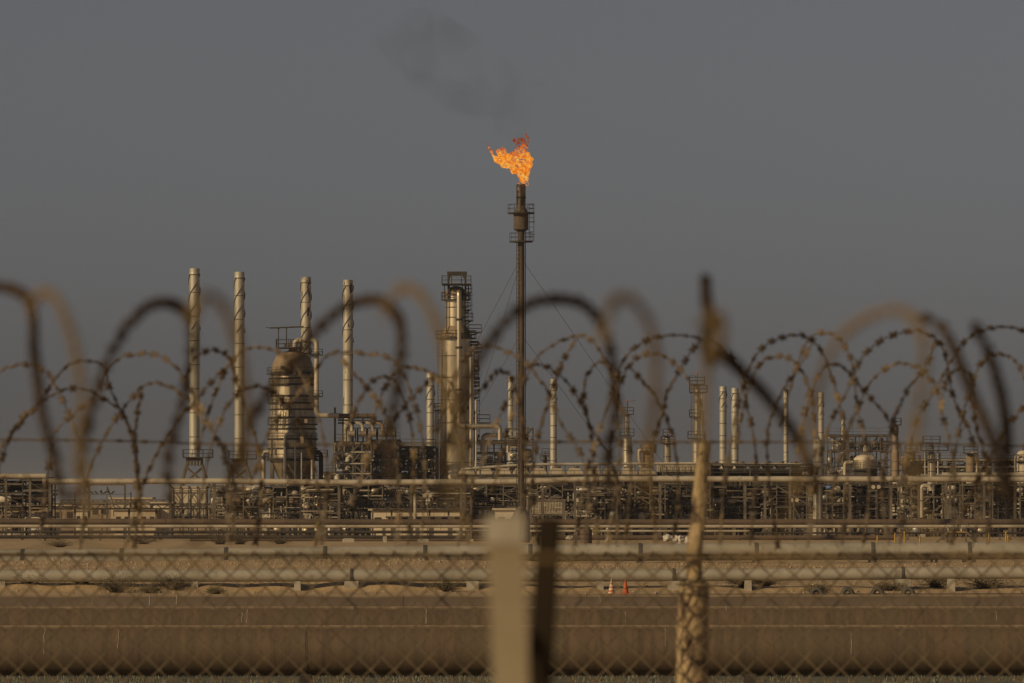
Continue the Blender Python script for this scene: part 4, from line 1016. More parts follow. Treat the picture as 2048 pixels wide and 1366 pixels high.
# ------------------------------------------------------------------ low buildings and gantries
def building(label, px0, px1, ytop, D, dep, m, roofm='tanroof', nwin=0, npan=3, doors=0):
    x0, x1 = P(px0, 0, D).x, P(px1, 0, D).x; H = zz(ytop, D)
    t = thing('low_building', ((x0 + x1) / 2, D + dep / 2, 0), label, 'building', 'low buildings')
    for i in range(npan):
        W = (x1 - x0) / npan; MB().box((x0 + W * (i + .5), D + dep / 2, H / 2), (W - .03, dep, H)).build('wall', M[m], t)
    MB().box(((x0 + x1) / 2, D + dep / 2, H + .12), (x1 - x0 + .8, dep + .8, .25)).build('roof', M[roofm], t)
    for i in range(nwin):
        x = x0 + (x1 - x0) * (i + .5) / nwin
        wi = MB().box((x, D - .03, H * .6), (min(1.3, (x1 - x0) / nwin * .5), .1, H * .28)).build('window', M['darkfill'], t)
        MB().box((x, D - .06, H * .45), (min(1.5, (x1 - x0) / nwin * .6), .16, .1)).build('sill', M[roofm], wi)
    return t
building('long cream low building behind the flare base', 742, 930, 1021, 773, 6, 'cream', nwin=7, npan=6)
building('cream low building just right of the flare base', 990, 1042, 1020, 774, 6, 'cream', nwin=2, npan=2)
building('tan roofed shed under the gantry at left', 222, 300, 998, 900, 8, 'tanroof', nwin=4)
building('tan low block with dark openings right of the left gantry', 228, 312, 1020, 800, 6, 'tanroof', nwin=5)
building('pale ribbed wall block left of the first furnace', 306, 342, 1007, 802, 6, 'cream', npan=5)
building('small tan hut left of the gantry', 150, 176, 1021, 900, 5, 'cream', nwin=2)
building('low dark shed at the far left behind the frame', 20, 150, 1012, 980, 8, 'domerust', nwin=6)
building('wide dusty shed far behind the left furnaces', 180, 345, 1007, 1150, 14, 'domerust', nwin=8, npan=6)
for (a, b_, yt, D, lab, sd) in ((178, 250, 969, 820, 'bare portal gantry standing alone at left against the sky', 1), (1060, 1128, 1001, 760, 'low comb shaped gantry right of the flare base', 2)):
    x0, x1, H = P(a, 0, D).x, P(b_, 0, D).x, zz(yt, D)
    t = thing('gantry', ((x0 + x1) / 2, D, 0), lab, 'gantry', 'gantries')
    for x in (x0, x1): MB().box((x, D, H / 2), (.28, .28, H)).build('post', M['steel'], t)
    MB().box(((x0 + x1) / 2, D, H), (x1 - x0 + .4, .3, .32)).build('beam', M['steel'], t)
    if sd == 1:
        MB().bar((x0 + (x1 - x0) * .5, D, H - .3), (x1 - .2, D, 0.4), .18).build('brace', M['steel'], t)
        MB().bar((x0 + (x1 - x0) * .5, D - .2, H - .2), (x0 + (x1 - x0) * .5, D - .2, 0), .12).build('hanger', M['steel'], t)
    else:
        MB().box(((x0 + x1) / 2, D, H - 1.9), (x1 - x0, .25, .2)).build('beam', M['steel'], t)
        for i in range(22):
            x = x0 + (x1 - x0) * (i + .5) / 22
            MB().tube([(x, D, H), (x + .05, D, H - 1.7)], .07, 6).build('hanger', M['palesteel'], t)
# truss conveyor at left and middle
def truss(label, px0, px1, y0, y1, D, n, m='darksteel'):
    x0, x1 = P(px0, 0, D).x, P(px1, 0, D).x; zt, zb = zz(y0, D), zz(y1, D)
    t = thing('truss_walkway', ((x0 + x1) / 2, D, 0), label, 'walkway', 'truss walkways')
    for y in (D, D + 1.6):
        for z in (zt, zb): MB().box(((x0 + x1) / 2, y, z), (x1 - x0, .18, .18)).build('chord', M[m], t)
    for i in range(n):
        xa, xb = x0 + (x1 - x0) * i / n, x0 + (x1 - x0) * (i + 1) / n
        MB().bar((xa, D - .02, zb if i % 2 else zt), (xb, D - .02, zt if i % 2 else zb), .12).build('diagonal', M[m], t)
    MB().box(((x0 + x1) / 2, D + .8, zb + .12), (x1 - x0, 1.5, .06)).build('floor', M[m], t)
    for i in range(0, n + 1, 4):
        x = x0 + (x1 - x0) * i / n; MB().box((x, D + .8, zb / 2), (.25, .25, zb - .1)).build('leg', M['steel'], t)
truss('dark truss walkway along the left sheds', 95, 420, 1008, 1018, 780, 24)
truss('dark truss walkway in front of the long cream building', 745, 935, 1004, 1020, 770, 20)
truss('dark truss walkway under the left overhead pipe, farther back', 120, 330, 1000, 1005, 840, 18, 'steel')

# crossover stair at right
D = 655.0
x0, x1 = P(1872, 0, D).x, P(1955, 0, D).x; zt = zz(1064, D)
t = thing('crossover_stair', ((x0 + x1) / 2, D, 0), 'crossover stair with handrails behind the fat grey pipe at right', 'stairs')
xm0, xm1 = x0 + (x1 - x0) * .28, x0 + (x1 - x0) * .72
MB().box(((xm0 + xm1) / 2, D, zt), (xm1 - xm0, 1.2, .12)).build('landing', M['yellow'], t)
railing(MB(), [(xm0 + (xm1 - xm0) * i / 3, D - .6, zt) for i in range(4)], 1.0, .03).build('railing', M['steel'], t)
for s, (xa, xb) in enumerate(((x0, xm0), (x1, xm1))):
    MB().bar((xa, D - .6, 0), (xb, D - .6, zt), .2).build('stringer', M['steel'], t); MB().bar((xa, D + .6, 0), (xb, D + .6, zt), .2).build('stringer', M['steel'], t)
    for k in range(5):
        f = (k + .5) / 5; MB().box((xa + (xb - xa) * f, D, zt * f), (.35, 1.2, .06)).build('tread', M['steel'], t)
    MB().bar((xa, D - .6, 1.0), (xb, D - .6, zt + 1.0), .08).build('handrail', M['steel'], t)
for x in (xm0, xm1): MB().box((x, D, zt / 2), (.2, 1.0, zt - .1)).build('leg', M['steel'], t)

# riser pipes with top bends at right, blue sign, flood lights, marker posts
D = 768.0
t = thing('riser_pipe', tuple(P(1848, 1000, D))[:2] + (0,), 'thick pale riser pipe with a rounded top bend near the right edge', 'pipe')
MB().tube(bend([P(1843, 1035, D), P(1843, 971, D), P(1858, 971, D), P(1862, 980, D)], PX(8, D), 7), PX(4.2, D), 14).build('riser', M['palepipe'], t)
MB().tube([P(1842.9, 1002, D) , P(1843, 1000, D)], PX(5.4, D), 14).build('flange', M['steel'], t)
MB().box(tuple(P(1843, 0, D))[:2] + (.2,), (1, 1, .5)).build('base', M['concrete'], t)
D = 772.0
p = P(1656, 974, D)
t = thing('sign', (p.x, D, 0), 'small blue sign board on the low frame right of the silo', 'sign')
MB().box(p, (PX(10, D), .08, PX(6, D))).build('board', M['blue'], t)
b = MB()
for i in range(3): b.box((p.x, D - .06, p.z + PX(1.7, D) * (1 - i)), (PX(7.4 - i, D), .03, PX(.5, D)))
b.build('printed_lines', M['conewhite'], t)
MB().bar((p.x - .2, D + .06, 0), (p.x - .2, D + .06, p.z), .1).build('post', M['steel'], t)
for (px, py, D, lab) in ((855, 991, 765, 'twin floodlight mast in front of the tall column foot'), (1588, 1000, 768, 'twin floodlight mast left of the wide silo'), (1752, 974, 768, 'twin floodlight mast below the domed tank')):
    p = P(px, py, D)
    t = thing('floodlight', (p.x, D, 0), lab, 'floodlight', 'floodlight masts')
    MB().bar((p.x, D, 0), (p.x, D, p.z), .12).build('mast', M['steel'], t)
    MB().bar(p + Vector((-.45, 0, 0)), p + Vector((.45, 0, 0)), .1).build('arm', M['steel'], t)
    for s in (-1, 1):
        MB().tube([p + Vector((s * .38, .25, .12)), p + Vector((s * .38, -.1, .02)), p + Vector((s * .38, -.22, -.02))], [.1, .26, .28], 10).build('lamp', M['cream'], t)
for k, px in enumerate((1755, 1790, 1809, 1840, 1978, 2012, 2016)):
    D = 640.0; x = P(px, 0, D).x; h = .95 + .25 * (k % 3)
    b = MB().lathe(x, D, [(-.1, .10), (h, .10), (h + .06, .05), (h + .06, .01)], 10)
    tag(b.build('marker_post', M['yellow'], loc=(x, D, 0)), ['leftmost yellow marker post along the fat grey pipe', 'second yellow marker post from the left', 'third yellow marker post, beside the second', 'yellow marker post just left of the crossover stair',
        'yellow marker post just right of the crossover stair', 'left one of the two close yellow marker posts at right', 'rightmost yellow marker post'][k], 'post', 'yellow marker posts')
# chimney-like vent with cap
D = 765.0
x = P(830, 0, D).x
t = thing('vent_pipe', (x, D, 0), 'stubby vent pipe with a conical rain cap below the tall column', 'vent')
MB().lathe(x, D, [(-.1, .22), (zz(985, D), .22)], 12).build('pipe', M['palesteel'], t)
MB().lathe(x, D, [(zz(983.5, D), .5), (zz(979, D), .03)], 12).build('rain_cap', M['palesteel'], t)
# slim lamp poles
for (px, yt, yb, D, lab) in ((943, 995, 1082, 690, 'thin bare pole standing left of the pale square post'), (1056, 997, 1052, 700, 'short pole with a bent top right of the flare base')):
    x = P(px, 0, D).x
    t = thing('pole', (x, D, 0), lab, 'pole', 'thin poles')
    MB().tube([(x, D, 0), (x, D, zz(yt, D))], .13 if px == 943 else .2, 10).build('shaft', M['steel'], t)
    MB().tube(bend([(x, D, zz(yt, D) - .1), (x, D, zz(yt - 2, D)), (x - .8, D, zz(yt - 2, D))], .2), .10, 8).build('top_bend', M['steel'], t)
    MB().box((x, D, .1), (.5, .5, .3)).build('foot', M['concrete'], t)

# ------------------------------------------------------------------ traffic cones
D = 300.0
for (px, body, band, lab) in ((1223, 'conewhite', 'orange', 'pale banded traffic cone, left of the two in the sand'), (1251, 'orange', 'conewhite', 'plain orange traffic cone, right of the two in the sand')):
    x = P(px, 0, D).x; z0 = zz(1187, D); H = zz(1157, D) - z0
    t = thing('traffic_cone', (x, D, z0), lab, 'traffic cone', 'traffic cones')
    gzz = gz(x, D)
    MB().box((x, D, (z0 + gzz) / 2 - .02), (.42, .42, max(.05, z0 - gzz + .06))).build('base', M['orange'], t)
    pr2 = lambda f: (z0 + H * f, .16 * (1 - f) + .02)
    MB().lathe(x, D, [pr2(0), pr2(1.0), (z0 + H, .005)], 18).build('cone', M[body], t)
    if px == 1223:
        for f0, f1 in ((.12, .22), (.38, .46), (.62, .68)):
            MB().lathe(x, D, [(pr2(f0)[0], pr2(f0)[1] + .004), (pr2(f1)[0], pr2(f1)[1] + .004)], 18).build('band', M[band], t)
    else:
        MB().lathe(x, D, [(pr2(.3)[0], pr2(.3)[1] + .004), (pr2(.36)[0], pr2(.36)[1] + .004)], 18).build('band', M['flarerust'], t)

# ------------------------------------------------------------------ sacks, drums, rocks behind the fat pipe
def lump(name, px, py, wpx, hpx, D, m, label, cat, seed, group=None, peaks=.35):
    c_ = P(px, py, D); bmm = bmesh.new(); bmesh.ops.create_icosphere(bmm, subdivisions=3, radius=1)
    vv = []
    for v in bmm.verts:
        d = v.co.normalized(); k = 1 + peaks * mn.noise(d * 1.6 + Vector((seed, 0, 0))) + peaks * .5 * mn.noise(d * 4 + Vector((seed, 3, 0)))
        vv.append((c_.x + d.x * PX(wpx / 2, D) * k, c_.y + d.y * PX(wpx / 2, D) * .8 * k, max(gz(c_.x, D) - .05, c_.z + d.z * PX(hpx / 2, D) * k)))
    fs = [tuple(v.index for v in f.verts) for f in bmm.faces]; bmm.free()
    return tag(MB().add(vv, fs, False).build(name, m), label, cat, group)
lump('sack', 1336, 1076, 22, 14, 655, M['sack'], 'pale slumped sack, left of the three beside the leaning pole', 'sack', 1, 'white sacks')
lump('sack', 1357, 1079, 20, 18, 650, M['sack'], 'crumpled white sack in the middle of the three', 'sack', 2, 'white sacks', .6)
lump('sack', 1376, 1080, 18, 14, 650, M['sack'], 'white sack touching the leaning pole', 'sack', 3, 'white sacks', .6)
lump('sack', 1217, 1081, 12, 12, 652, M['sack'], 'small white sack beside the dark drum', 'sack', 4, 'white sacks', .5)
lump('rock', 1140, 1076, 16, 10, 655, M['concrete'], 'pale rock behind the fat grey pipe, right of the black bar', 'rock', 5)
D = 655.0; x = P(1172, 0, D).x
t = thing('oil_drum', (x, D, 0), 'rusty brown oil drum behind the fat grey pipe', 'drum')
MB().lathe(x, D, [(-.05, PX(12, D)), (zz(1059, D), PX(12, D)), (zz(1058, D), PX(10, D)), (zz(1058, D), .01)], 20).build('shell', M['brownpipe'], t)
for f in (.33, .66):
    z = zz(1059, D) * f; MB().lathe(x, D, [(z - .05, PX(12, D)), (z, PX(12.7, D)), (z + .05, PX(12, D))], 20).build('hoop', M['darksteel'], t)
for (px, wpx, hpx, lab) in ((697, 24, 8, 'left concrete block behind the sand bank'), (770, 8, 12, 'small upright concrete block between the other two'), (846, 22, 7, 'right concrete block behind the sand bank')):
    D = 670.0; x = P(px, 0, D).x; b = MB().box((x, D, PX(hpx, D) / 2 - .05), (PX(wpx, D), 1.2, PX(hpx, D))); b.box((x, D, PX(hpx, D) - .03), (PX(wpx * .8, D), 1.0, .1))
    tag(b.build('concrete_block', M['concrete']), lab, 'concrete block', 'concrete blocks')

# ------------------------------------------------------------------ desert shrubs
def shrub(px, D, wd, ht, label, seed, n=700):
    q = random.Random(seed); x = P(px, 0, D).x; z0 = gz(x, D); wd *= 1.35; ht *= 1.15
    t = thing('desert_shrub', (x, D, z0), label, 'shrub', 'desert shrubs')
    b = MB(); tips = []
    for k in range(80):
        a = q.uniform(0, 6.28); sp = q.uniform(.2, 1); tip = Vector((x + math.cos(a) * wd / 2 * sp, D + math.sin(a) * wd / 2 * sp, z0 + ht * q.uniform(.3, 1.25) * (1.2 - .6 * sp)))
        base = Vector((x + q.uniform(-.1, .1) * wd, D + q.uniform(-.1, .1), z0 - .03)); mid = base.lerp(tip, .5) + Vector((0, 0, ht * .15))
        b.tube([base, mid, tip], [.018, .012, .005], 4, caps=False); tips += [tip, mid, mid.lerp(tip, .5)]
    b.build('branches', M['twig'], t)
    b = MB()
    for k in range(n):
        c_ = q.choice(tips) + Vector((q.gauss(0, .09), q.gauss(0, .09), q.gauss(0, .07))) * (wd / 1.5)
        d1 = Vector((q.uniform(-1, 1), q.uniform(-1, 1), q.uniform(-.3, 1))).normalized() * q.uniform(.05, .14); d2 = d1.cross(Vector((q.random(), q.random(), q.random()))).normalized() * .02
        c_.z = max(c_.z, z0)
        b.add([c_ - d2, c_ + d2, c_ + d1], [(0, 1, 2)])
    b.build('foliage', M['shrub'], t, kind='stuff')
for k, (px, D, wd, ht, lab) in enumerate([
    (232, 309, 2.2, .75, 'dark wide shrub in front of the pale pipe at left'), (55, 311.5, 1.9, .5, 'low shrub beneath the pale pipe at the left edge'), (165, 312, 2.4, .5, 'low brown shrub between the left edge and the wide shrub'),
    (345, 310.5, 2.0, .65, 'dark shrub just left of the slim concrete support'), (300, 306, 1.2, .35, 'small tuft between the dark left shrubs'), (430, 304, 1.0, .3, 'small tuft on the bare sand right of the slim support'),
    (1490, 312, 2.1, .7, 'dark shrub under the pale pipe right of the leaning pole'), (1530, 313, 1.6, .5, 'second shrub right of the leaning pole'), (895, 309, 1.6, .45, 'tuft left of the pale square post'),
    (1640, 306, 1.3, .35, 'small dark tuft left of the bent straps'), (1780, 310, 1.8, .4, 'flat tuft beside the concrete block at right'), (1975, 312, 2.4, .5, 'low shrub under the right end of the pale pipe'),
    (1870, 312.5, 2.2, .5, 'shrub between the block and the right edge'), (480, 640, 4.0, 1.3, 'far dark bush behind the sand bank at left'), (440, 640, 3.6, 1.1, 'far bush left of the dark bush behind the sand bank'),
    (285, 645, 3.8, 1.0, 'far bush behind the left sand bank under the brown pipe posts'), (560, 645, 3.0, .8, 'small far bush right of the dark bush'), (120, 600, 3.0, .7, 'far low bush at the far left')]):
    shrub(px, D, wd, ht, lab, 50 + k)

# ------------------------------------------------------------------ birds on a cable
D = 815.0
cab = MB()
pa, pb = P(150, 988, D), P(262, 988, D)
cab.tube([pa, pa.lerp(pb, .5) - Vector((0, 0, .1)), pb], .03, 5)
for p in (pa, pb): cab.bar((p.x, D, 0), (p.x, D, p.z + .3), .16)
tag(cab.build('cable', M['darksteel']), 'thin cable between two low poles where the birds perch', 'cable')
for k, px in enumerate((168, 175, 184, 193, 203, 210, 218, 225)):
    q = random.Random(k); c_ = P(px, 986.6, D); s = q.choice([-1, 1]); b = MB()
    b.tube([c_ + Vector((-s * .34, 0, -.10)), c_ + Vector((-s * .16, 0, 0)), c_ + Vector((0, 0, .08)), c_ + Vector((s * .13, 0, .20)), c_ + Vector((s * .2, 0, .28)), c_ + Vector((s * .27, 0, .29)), c_ + Vector((s * .38, 0, .26))],
           [.015, .06, .12, .11, .07, .06, .008], 8)
    if k in (4, 6):
        for w_ in (-1, 1): b.add([c_ + Vector((.1, 0, .15)), c_ + Vector((-.12, 0, .15)), c_ + Vector((-.1, w_ * .25, .55)), c_ + Vector((.0, w_ * .2, .5))], [(0, 1, 2, 3)])
    else:
        b.tube([c_ + Vector((-s * .22, -.1, -.02)), c_ + Vector((0, -.1, .1)), c_ + Vector((s * .1, -.08, .14))], [.02, .06, .02], 6)
    for d_ in (-.03, .03): b.bar(c_ + Vector((0, d_, 0)), c_ + Vector((0, d_, -.12)), .015)
    tag(b.build('bird', M['bird']), 'dark bird, ' + ['first', 'second', 'third', 'fourth', 'fifth, wings half raised,', 'sixth', 'seventh, wings half raised,', 'last'][k] + ' from the left in the row under the gantry', 'bird', 'birds on the cable')

# ------------------------------------------------------------------ foreground fence and razor wire
def strand(px_pts, D0, amp, sub=5):
    """wire path through photo points; depth swings from near to far along the loop"""
    n = len(px_pts)
    pts = [P(x, y, D0 - amp * math.cos(math.pi * i / (n - 1))) for i, (x, y) in enumerate(px_pts)]
    return spline(pts, sub)
def barbs(b, path, step, ln, wd, seed, lump=.0042):
    """double pointed blades clasped round the wire"""
    q = random.Random(seed); acc = step * q.random()
    for p, p2 in zip(path[:-1], path[1:]):
        d = p2 - p; L = d.length
        if L < 1e-6: continue
        tdir = d / L
        while acc < L:
            c_ = p + tdir * acc
            side = tdir.cross(Vector((q.uniform(-1, 1), q.uniform(-1, 1), q.uniform(-1, 1)))).normalized()
            up = tdir.cross(side) * .0016
            for s in (-1, 1):
                a0 = c_ + tdir * wd * .5 + side * s * .001; a1 = c_ - tdir * wd * .5 + side * s * .001
                t1 = c_ + tdir * ln * .55 + side * s * ln * .42; t2 = c_ - tdir * ln * .55 + side * s * ln * .42
                m_ = c_ + side * s * ln * .22
                vv = [a0 + up, t1, m_ + up, t2, a1 + up, a0 - up, m_ - up, a1 - up]
                b.add(vv, [(0, 1, 2), (2, 3, 4), (0, 2, 4), (5, 6, 1), (6, 7, 3), (5, 7, 6), (0, 5, 1), (1, 6, 2), (2, 6, 3), (3, 7, 4)])
            b.tube([c_ - tdir * wd * .55, c_, c_ + tdir * wd * .55], [.0016, lump, .0016], 5, caps=False)
            acc += step
        acc -= L
def coil(name, label, loops, D0, amp, r, step, ln, wd, lump=.0042):
    t = thing(name, (0, D0, 2.4), label, 'razor wire', 'razor wire coils')
    for k, (pts, mk) in enumerate(loops):
        path = strand(pts, D0 * (.66 if mk == Tn else 1), amp * (1 if k % 2 else -1))
        rl = [r * (.56 if mk == Tn else 1) * (max(.6 if mk == Tn else .35, min(1, (p.z - zz(1090, p.y)) / (zz(860, p.y) - zz(1090, p.y)))) if D0 < 8 else 1) for p in path]
        if D0 < 8: bp = [p for p in path if p.z > zz(1000, p.y)]
        else: bp = path
        wl = MB().tube(path, rl, 8).build('wire_loop', M[mk], t)
        b = MB(); barbs(b, bp, step, ln * (.6 if mk == Tn else 1), wd, k, lump * (.4 if mk == Tn else 1)); b.build('barbs', M[mk], wl, kind='stuff')
    return t
S = 'wire'; Tn = 'wiretan'; Dk = 'wiredark'
sharp = [
 ([(-60, 860), (-30, 790), (3, 742), (27, 732), (54, 729), (77, 734), (98, 749), (108, 766), (125, 800), (150, 860), (165, 930), (172, 1010), (160, 1100)], S),
 ([(-20, 930), (0, 897), (30, 856), (50, 830), (84, 796), (108, 762), (125, 740), (148, 725), (175, 722), (199, 727), (212, 742), (219, 776), (236, 809), (259, 863), (269, 904), (273, 971), (262, 1060), (240, 1110)], S),
 ([(80, 1080), (94, 957), (101, 904), (111, 863), (148, 826), (175, 806), (195, 786), (215, 742), (242, 715), (273, 708), (303, 708), (330, 717), (352, 735), (372, 765), (395, 800), (420, 850), (445, 905), (460, 980), (455, 1090)], S),
 ([(-10, 960), (10, 900), (27, 863), (61, 826), (88, 799), (108, 789), (131, 779), (158, 777), (185, 784), (209, 799), (239, 819), (258, 850), (272, 900), (278, 980), (268, 1100)], S),
 ([(160, 1090), (175, 960), (199, 893), (226, 846), (249, 813), (269, 791), (286, 772), (310, 766), (337, 772), (357, 786), (374, 796), (404, 836), (434, 877), (455, 910), (470, 990), (462, 1090)], S),
 ([(286, 774), (278, 805), (273, 843), (270, 893), (275, 960), (288, 1080)], S),
 ([(270, 1090), (280, 1000), (296, 944), (333, 873), (364, 833), (401, 789), (431, 755), (461, 725)], S),
 ([(370, 760), (385, 725), (401, 708), (424, 700), (448, 705), (461, 722), (470, 759), (484, 800), (505, 850), (520, 920), (522, 1000), (510, 1090)], S),
 ([(395, 900), (425, 800), (455, 735), (480, 706), (500, 696), (524, 695), (554, 702), (575, 715), (600, 745), (625, 800), (645, 870), (655, 960), (645, 1090)], S),
 ([(400, 1010), (420, 900), (450, 820), (480, 785), (510, 772), (540, 780), (570, 805), (600, 850), (625, 920), (640, 1010), (630, 1090)], S),
 ([(505, 960), (530, 880), (560, 830), (590, 795), (620, 757), (645, 720), (665, 706), (700, 705), (742, 708), (779, 716), (803, 740), (820, 780), (840, 850), (850, 950), (842, 1080)], S),
 ([(640, 1090), (660, 950), (685, 880), (709, 823), (729, 782), (749, 759), (769, 754), (790, 762), (805, 790), (822, 850), (828, 950), (815, 1090)], S),
 ([(680, 712), (702, 742), (729, 769), (752, 799), (766, 820), (785, 870), (798, 960), (795, 1080)], S),
 ([(700, 1010), (745, 905), (786, 843), (810, 813), (830, 789), (854, 766), (880, 752), (905, 770), (925, 820), (940, 900), (945, 1000), (935, 1090)], S),
 ([(730, 920), (752, 820), (775, 765), (793, 742), (813, 734), (837, 737), (864, 747), (885, 775), (905, 830), (925, 910), (930, 1010), (915, 1095)], S),
 ([(880, 950), (905, 850), (935, 800), (970, 772), (987, 749), (1003, 742), (1020, 752), (1035, 790), (1048, 860), (1052, 950), (1040, 1080)], S),
 ([(870, 870), (900, 780), (930, 715), (950, 697), (970, 692), (994, 695), (1017, 705), (1041, 715), (1064, 739), (1081, 762), (1098, 786), (1118, 840), (1142, 877), (1162, 910), (1178, 980), (1170, 1090)], S),
 ([(960, 940), (985, 865), (1010, 810), (1034, 766), (1048, 742), (1064, 730), (1085, 730), (1108, 742), (1132, 762), (1152, 789), (1169, 819), (1182, 853), (1199, 883), (1219, 914), (1238, 980), (1232, 1090)], S),
 ([(985, 985), (1010, 880), (1040, 780), (1075, 715), (1088, 702), (1115, 685), (1139, 675), (1159, 670), (1179, 678), (1199, 702), (1216, 735), (1229, 776), (1236, 826), (1240, 900), (1230, 1000), (1215, 1095)], S),
 ([(1159, 671), (1139, 698), (1123, 729), (1115, 749), (1095, 810), (1075, 880), (1065, 970), (1075, 1090)], S),
 ([(1196, 1090), (1190, 980), (1186, 904), (1182, 870), (1176, 843), (1168, 803), (1169, 769), (1179, 742), (1196, 725), (1213, 729), (1226, 750), (1240, 800), (1255, 870), (1262, 960), (1250, 1090)], S),
 ([(1150, 1090), (1170, 960), (1196, 870), (1216, 809), (1233, 755), (1246, 722), (1270, 695), (1293, 681), (1320, 673), (1354, 670), (1381, 673), (1404, 678), (1431, 685), (1455, 705), (1475, 729), (1485, 759), (1491, 803), (1505, 860), (1512, 940), (1500, 1090)], S),
 ([(1215, 980), (1225, 860), (1240, 770), (1258, 732), (1277, 713), (1303, 707), (1330, 713), (1354, 732), (1374, 755), (1390, 785), (1405, 840), (1412, 920), (1405, 1060)], S),
 ([(1258, 732), (1273, 749), (1290, 769), (1310, 792), (1335, 840), (1352, 910), (1356, 1000), (1345, 1090)], S),
 ([(1401, 678), (1381, 705), (1354, 749), (1334, 789), (1324, 833), (1310, 877), (1302, 960), (1312, 1080)], S),
 ([(1440, 1090), (1450, 960), (1468, 850), (1484, 776), (1494, 745), (1511, 712), (1534, 688), (1561, 676), (1588, 670), (1612, 673), (1632, 688), (1652, 720), (1670, 775), (1688, 850), (1695, 950), (1685, 1090)], S),
 ([(1470, 900), (1490, 800), (1517, 732), (1541, 715), (1568, 713), (1591, 725), (1608, 752), (1622, 789), (1628, 830), (1632, 900), (1630, 990), (1615, 1095)], S),
 ([(1625, 685), (1605, 722), (1575, 766), (1554, 806), (1538, 850), (1534, 893), (1540, 980), (1555, 1090)], S),
 ([(1560, 850), (1590, 745), (1610, 690), (1628, 670), (1649, 665), (1669, 671), (1689, 692), (1703, 722), (1709, 759), (1713, 809), (1719, 836), (1735, 910), (1738, 1000), (1725, 1095)], S),
 ([(1620, 1000), (1655, 860), (1690, 790), (1709, 749), (1719, 722), (1743, 695), (1773, 675), (1807, 665), (1837, 661), (1861, 670), (1878, 685), (1891, 712), (1896, 742), (1898, 755), (1905, 789), (1921, 830), (1938, 860), (1955, 930), (1958, 1010), (1945, 1095)], S),
 ([(1660, 1010), (1690, 880), (1726, 792), (1743, 762), (1767, 740), (1793, 727), (1817, 729), (1844, 739), (1864, 762), (1878, 796), (1888, 843), (1898, 877), (1910, 950), (1905, 1080)], S),
 ([(1595, 900), (1615, 800), (1640, 745), (1662, 729), (1686, 735), (1706, 755), (1729, 782), (1753, 809), (1777, 840), (1800, 900), (1812, 980), (1800, 1090)], S),
 ([(1871, 685), (1854, 729), (1820, 772), (1800, 809), (1787, 843), (1770, 920), (1765, 1000), (1778, 1090)], S),
 ([(1800, 980), (1830, 850), (1870, 780), (1901, 722), (1921, 692), (1948, 668), (1982, 656), (2016, 654), (2048, 663), (2080, 700), (2100, 790), (2110, 900)], S),
 ([(1900, 960), (1925, 830), (1955, 739), (1972, 717), (1992, 708), (2016, 712), (2036, 729), (2050, 760), (2065, 830), (2075, 930), (2065, 1080)], S),
 ([(1880, 830), (1890, 765), (1901, 745), (1921, 739), (1942, 749), (1948, 776), (1947, 826), (1955, 863), (1968, 904), (1980, 980), (1975, 1090)], S),
 ([(1900, 1090), (1960, 950), (2010, 860), (2060, 800)], S),
]
near = [
 ([(-60, 600), (-30, 572), (0, 573), (30, 580), (55, 598), (66, 640), (68, 700), (75, 760), (85, 830), (105, 900), (120, 970), (125, 1080)], Dk),
 ([(140, 1040), (165, 900), (190, 800), (215, 720), (250, 660), (285, 620), (320, 605), (355, 612), (378, 640), (384, 700), (372, 780), (352, 850), (335, 930), (325, 1030)], Dk),
 ([(450, 980), (500, 850), (540, 780), (590, 715), (635, 660), (680, 620), (720, 602), (760, 602), (790, 625), (802, 660), (802, 720), (792, 790), (780, 860), (785, 960), (800, 1080)], Dk),
 ([(890, 900), (930, 780), (960, 710), (990, 670), (1030, 625), (1075, 603), (1120, 598), (1160, 605), (1190, 630), (1212, 670), (1225, 720), (1230, 780), (1226, 850), (1215, 920), (1200, 1040)], Dk),
 ([(1411, 556), (1413, 600), (1420, 640), (1412, 690), (1420, 730)], Dk),
 ([(1400, 655), (1420, 634), (1440, 634), (1444, 670), (1438, 720)], Tn),
 ([(1424, 660), (1416, 720), (1410, 790), (1404, 890)], Tn),
 ([(1400, 690), (1425, 700), (1450, 712), (1480, 740), (1530, 790), (1590, 870), (1630, 960), (1640, 1080)], Dk),
 ([(1845, 632), (1880, 650), (1905, 690), (1925, 740), (1950, 800), (1985, 880), (2005, 980)], Dk),
 ([(1945, 645), (1975, 700), (1995, 760), (2010, 830), (2015, 900), (2000, 1010)], Dk),
 ([(60, 640), (68, 600), (85, 585), (105, 590), (125, 620), (145, 680), (158, 740), (165, 810), (158, 870), (165, 940), (155, 1080)], Tn),
 ([(380, 650), (395, 605), (415, 590), (440, 605), (465, 650), (480, 720), (490, 800), (492, 900), (487, 1000), (480, 1120)], Tn),
 ([(765, 640), (780, 600), (805, 577), (830, 580), (855, 610), (876, 655), (890, 715), (903, 800), (914, 900), (910, 1000), (905, 1100)], Tn),
 ([(1205, 690), (1213, 640), (1225, 605), (1245, 592), (1270, 605), (1295, 640), (1310, 700), (1312, 780), (1305, 850), (1290, 930), (1280, 1020), (1290, 1120)], Tn),
 ([(1600, 950), (1625, 820), (1645, 745), (1670, 690), (1710, 650), (1760, 625), (1800, 620), (1830, 640), (1847, 680), (1848, 740), (1840, 800), (1830, 880), (1835, 990)], Tn),
]
coil('razor_wire_coil', 'rusty barbed coil along the fence top, small sharper loops', sharp, 12.1, .2, .0018, .041, .022, .014, .0050)
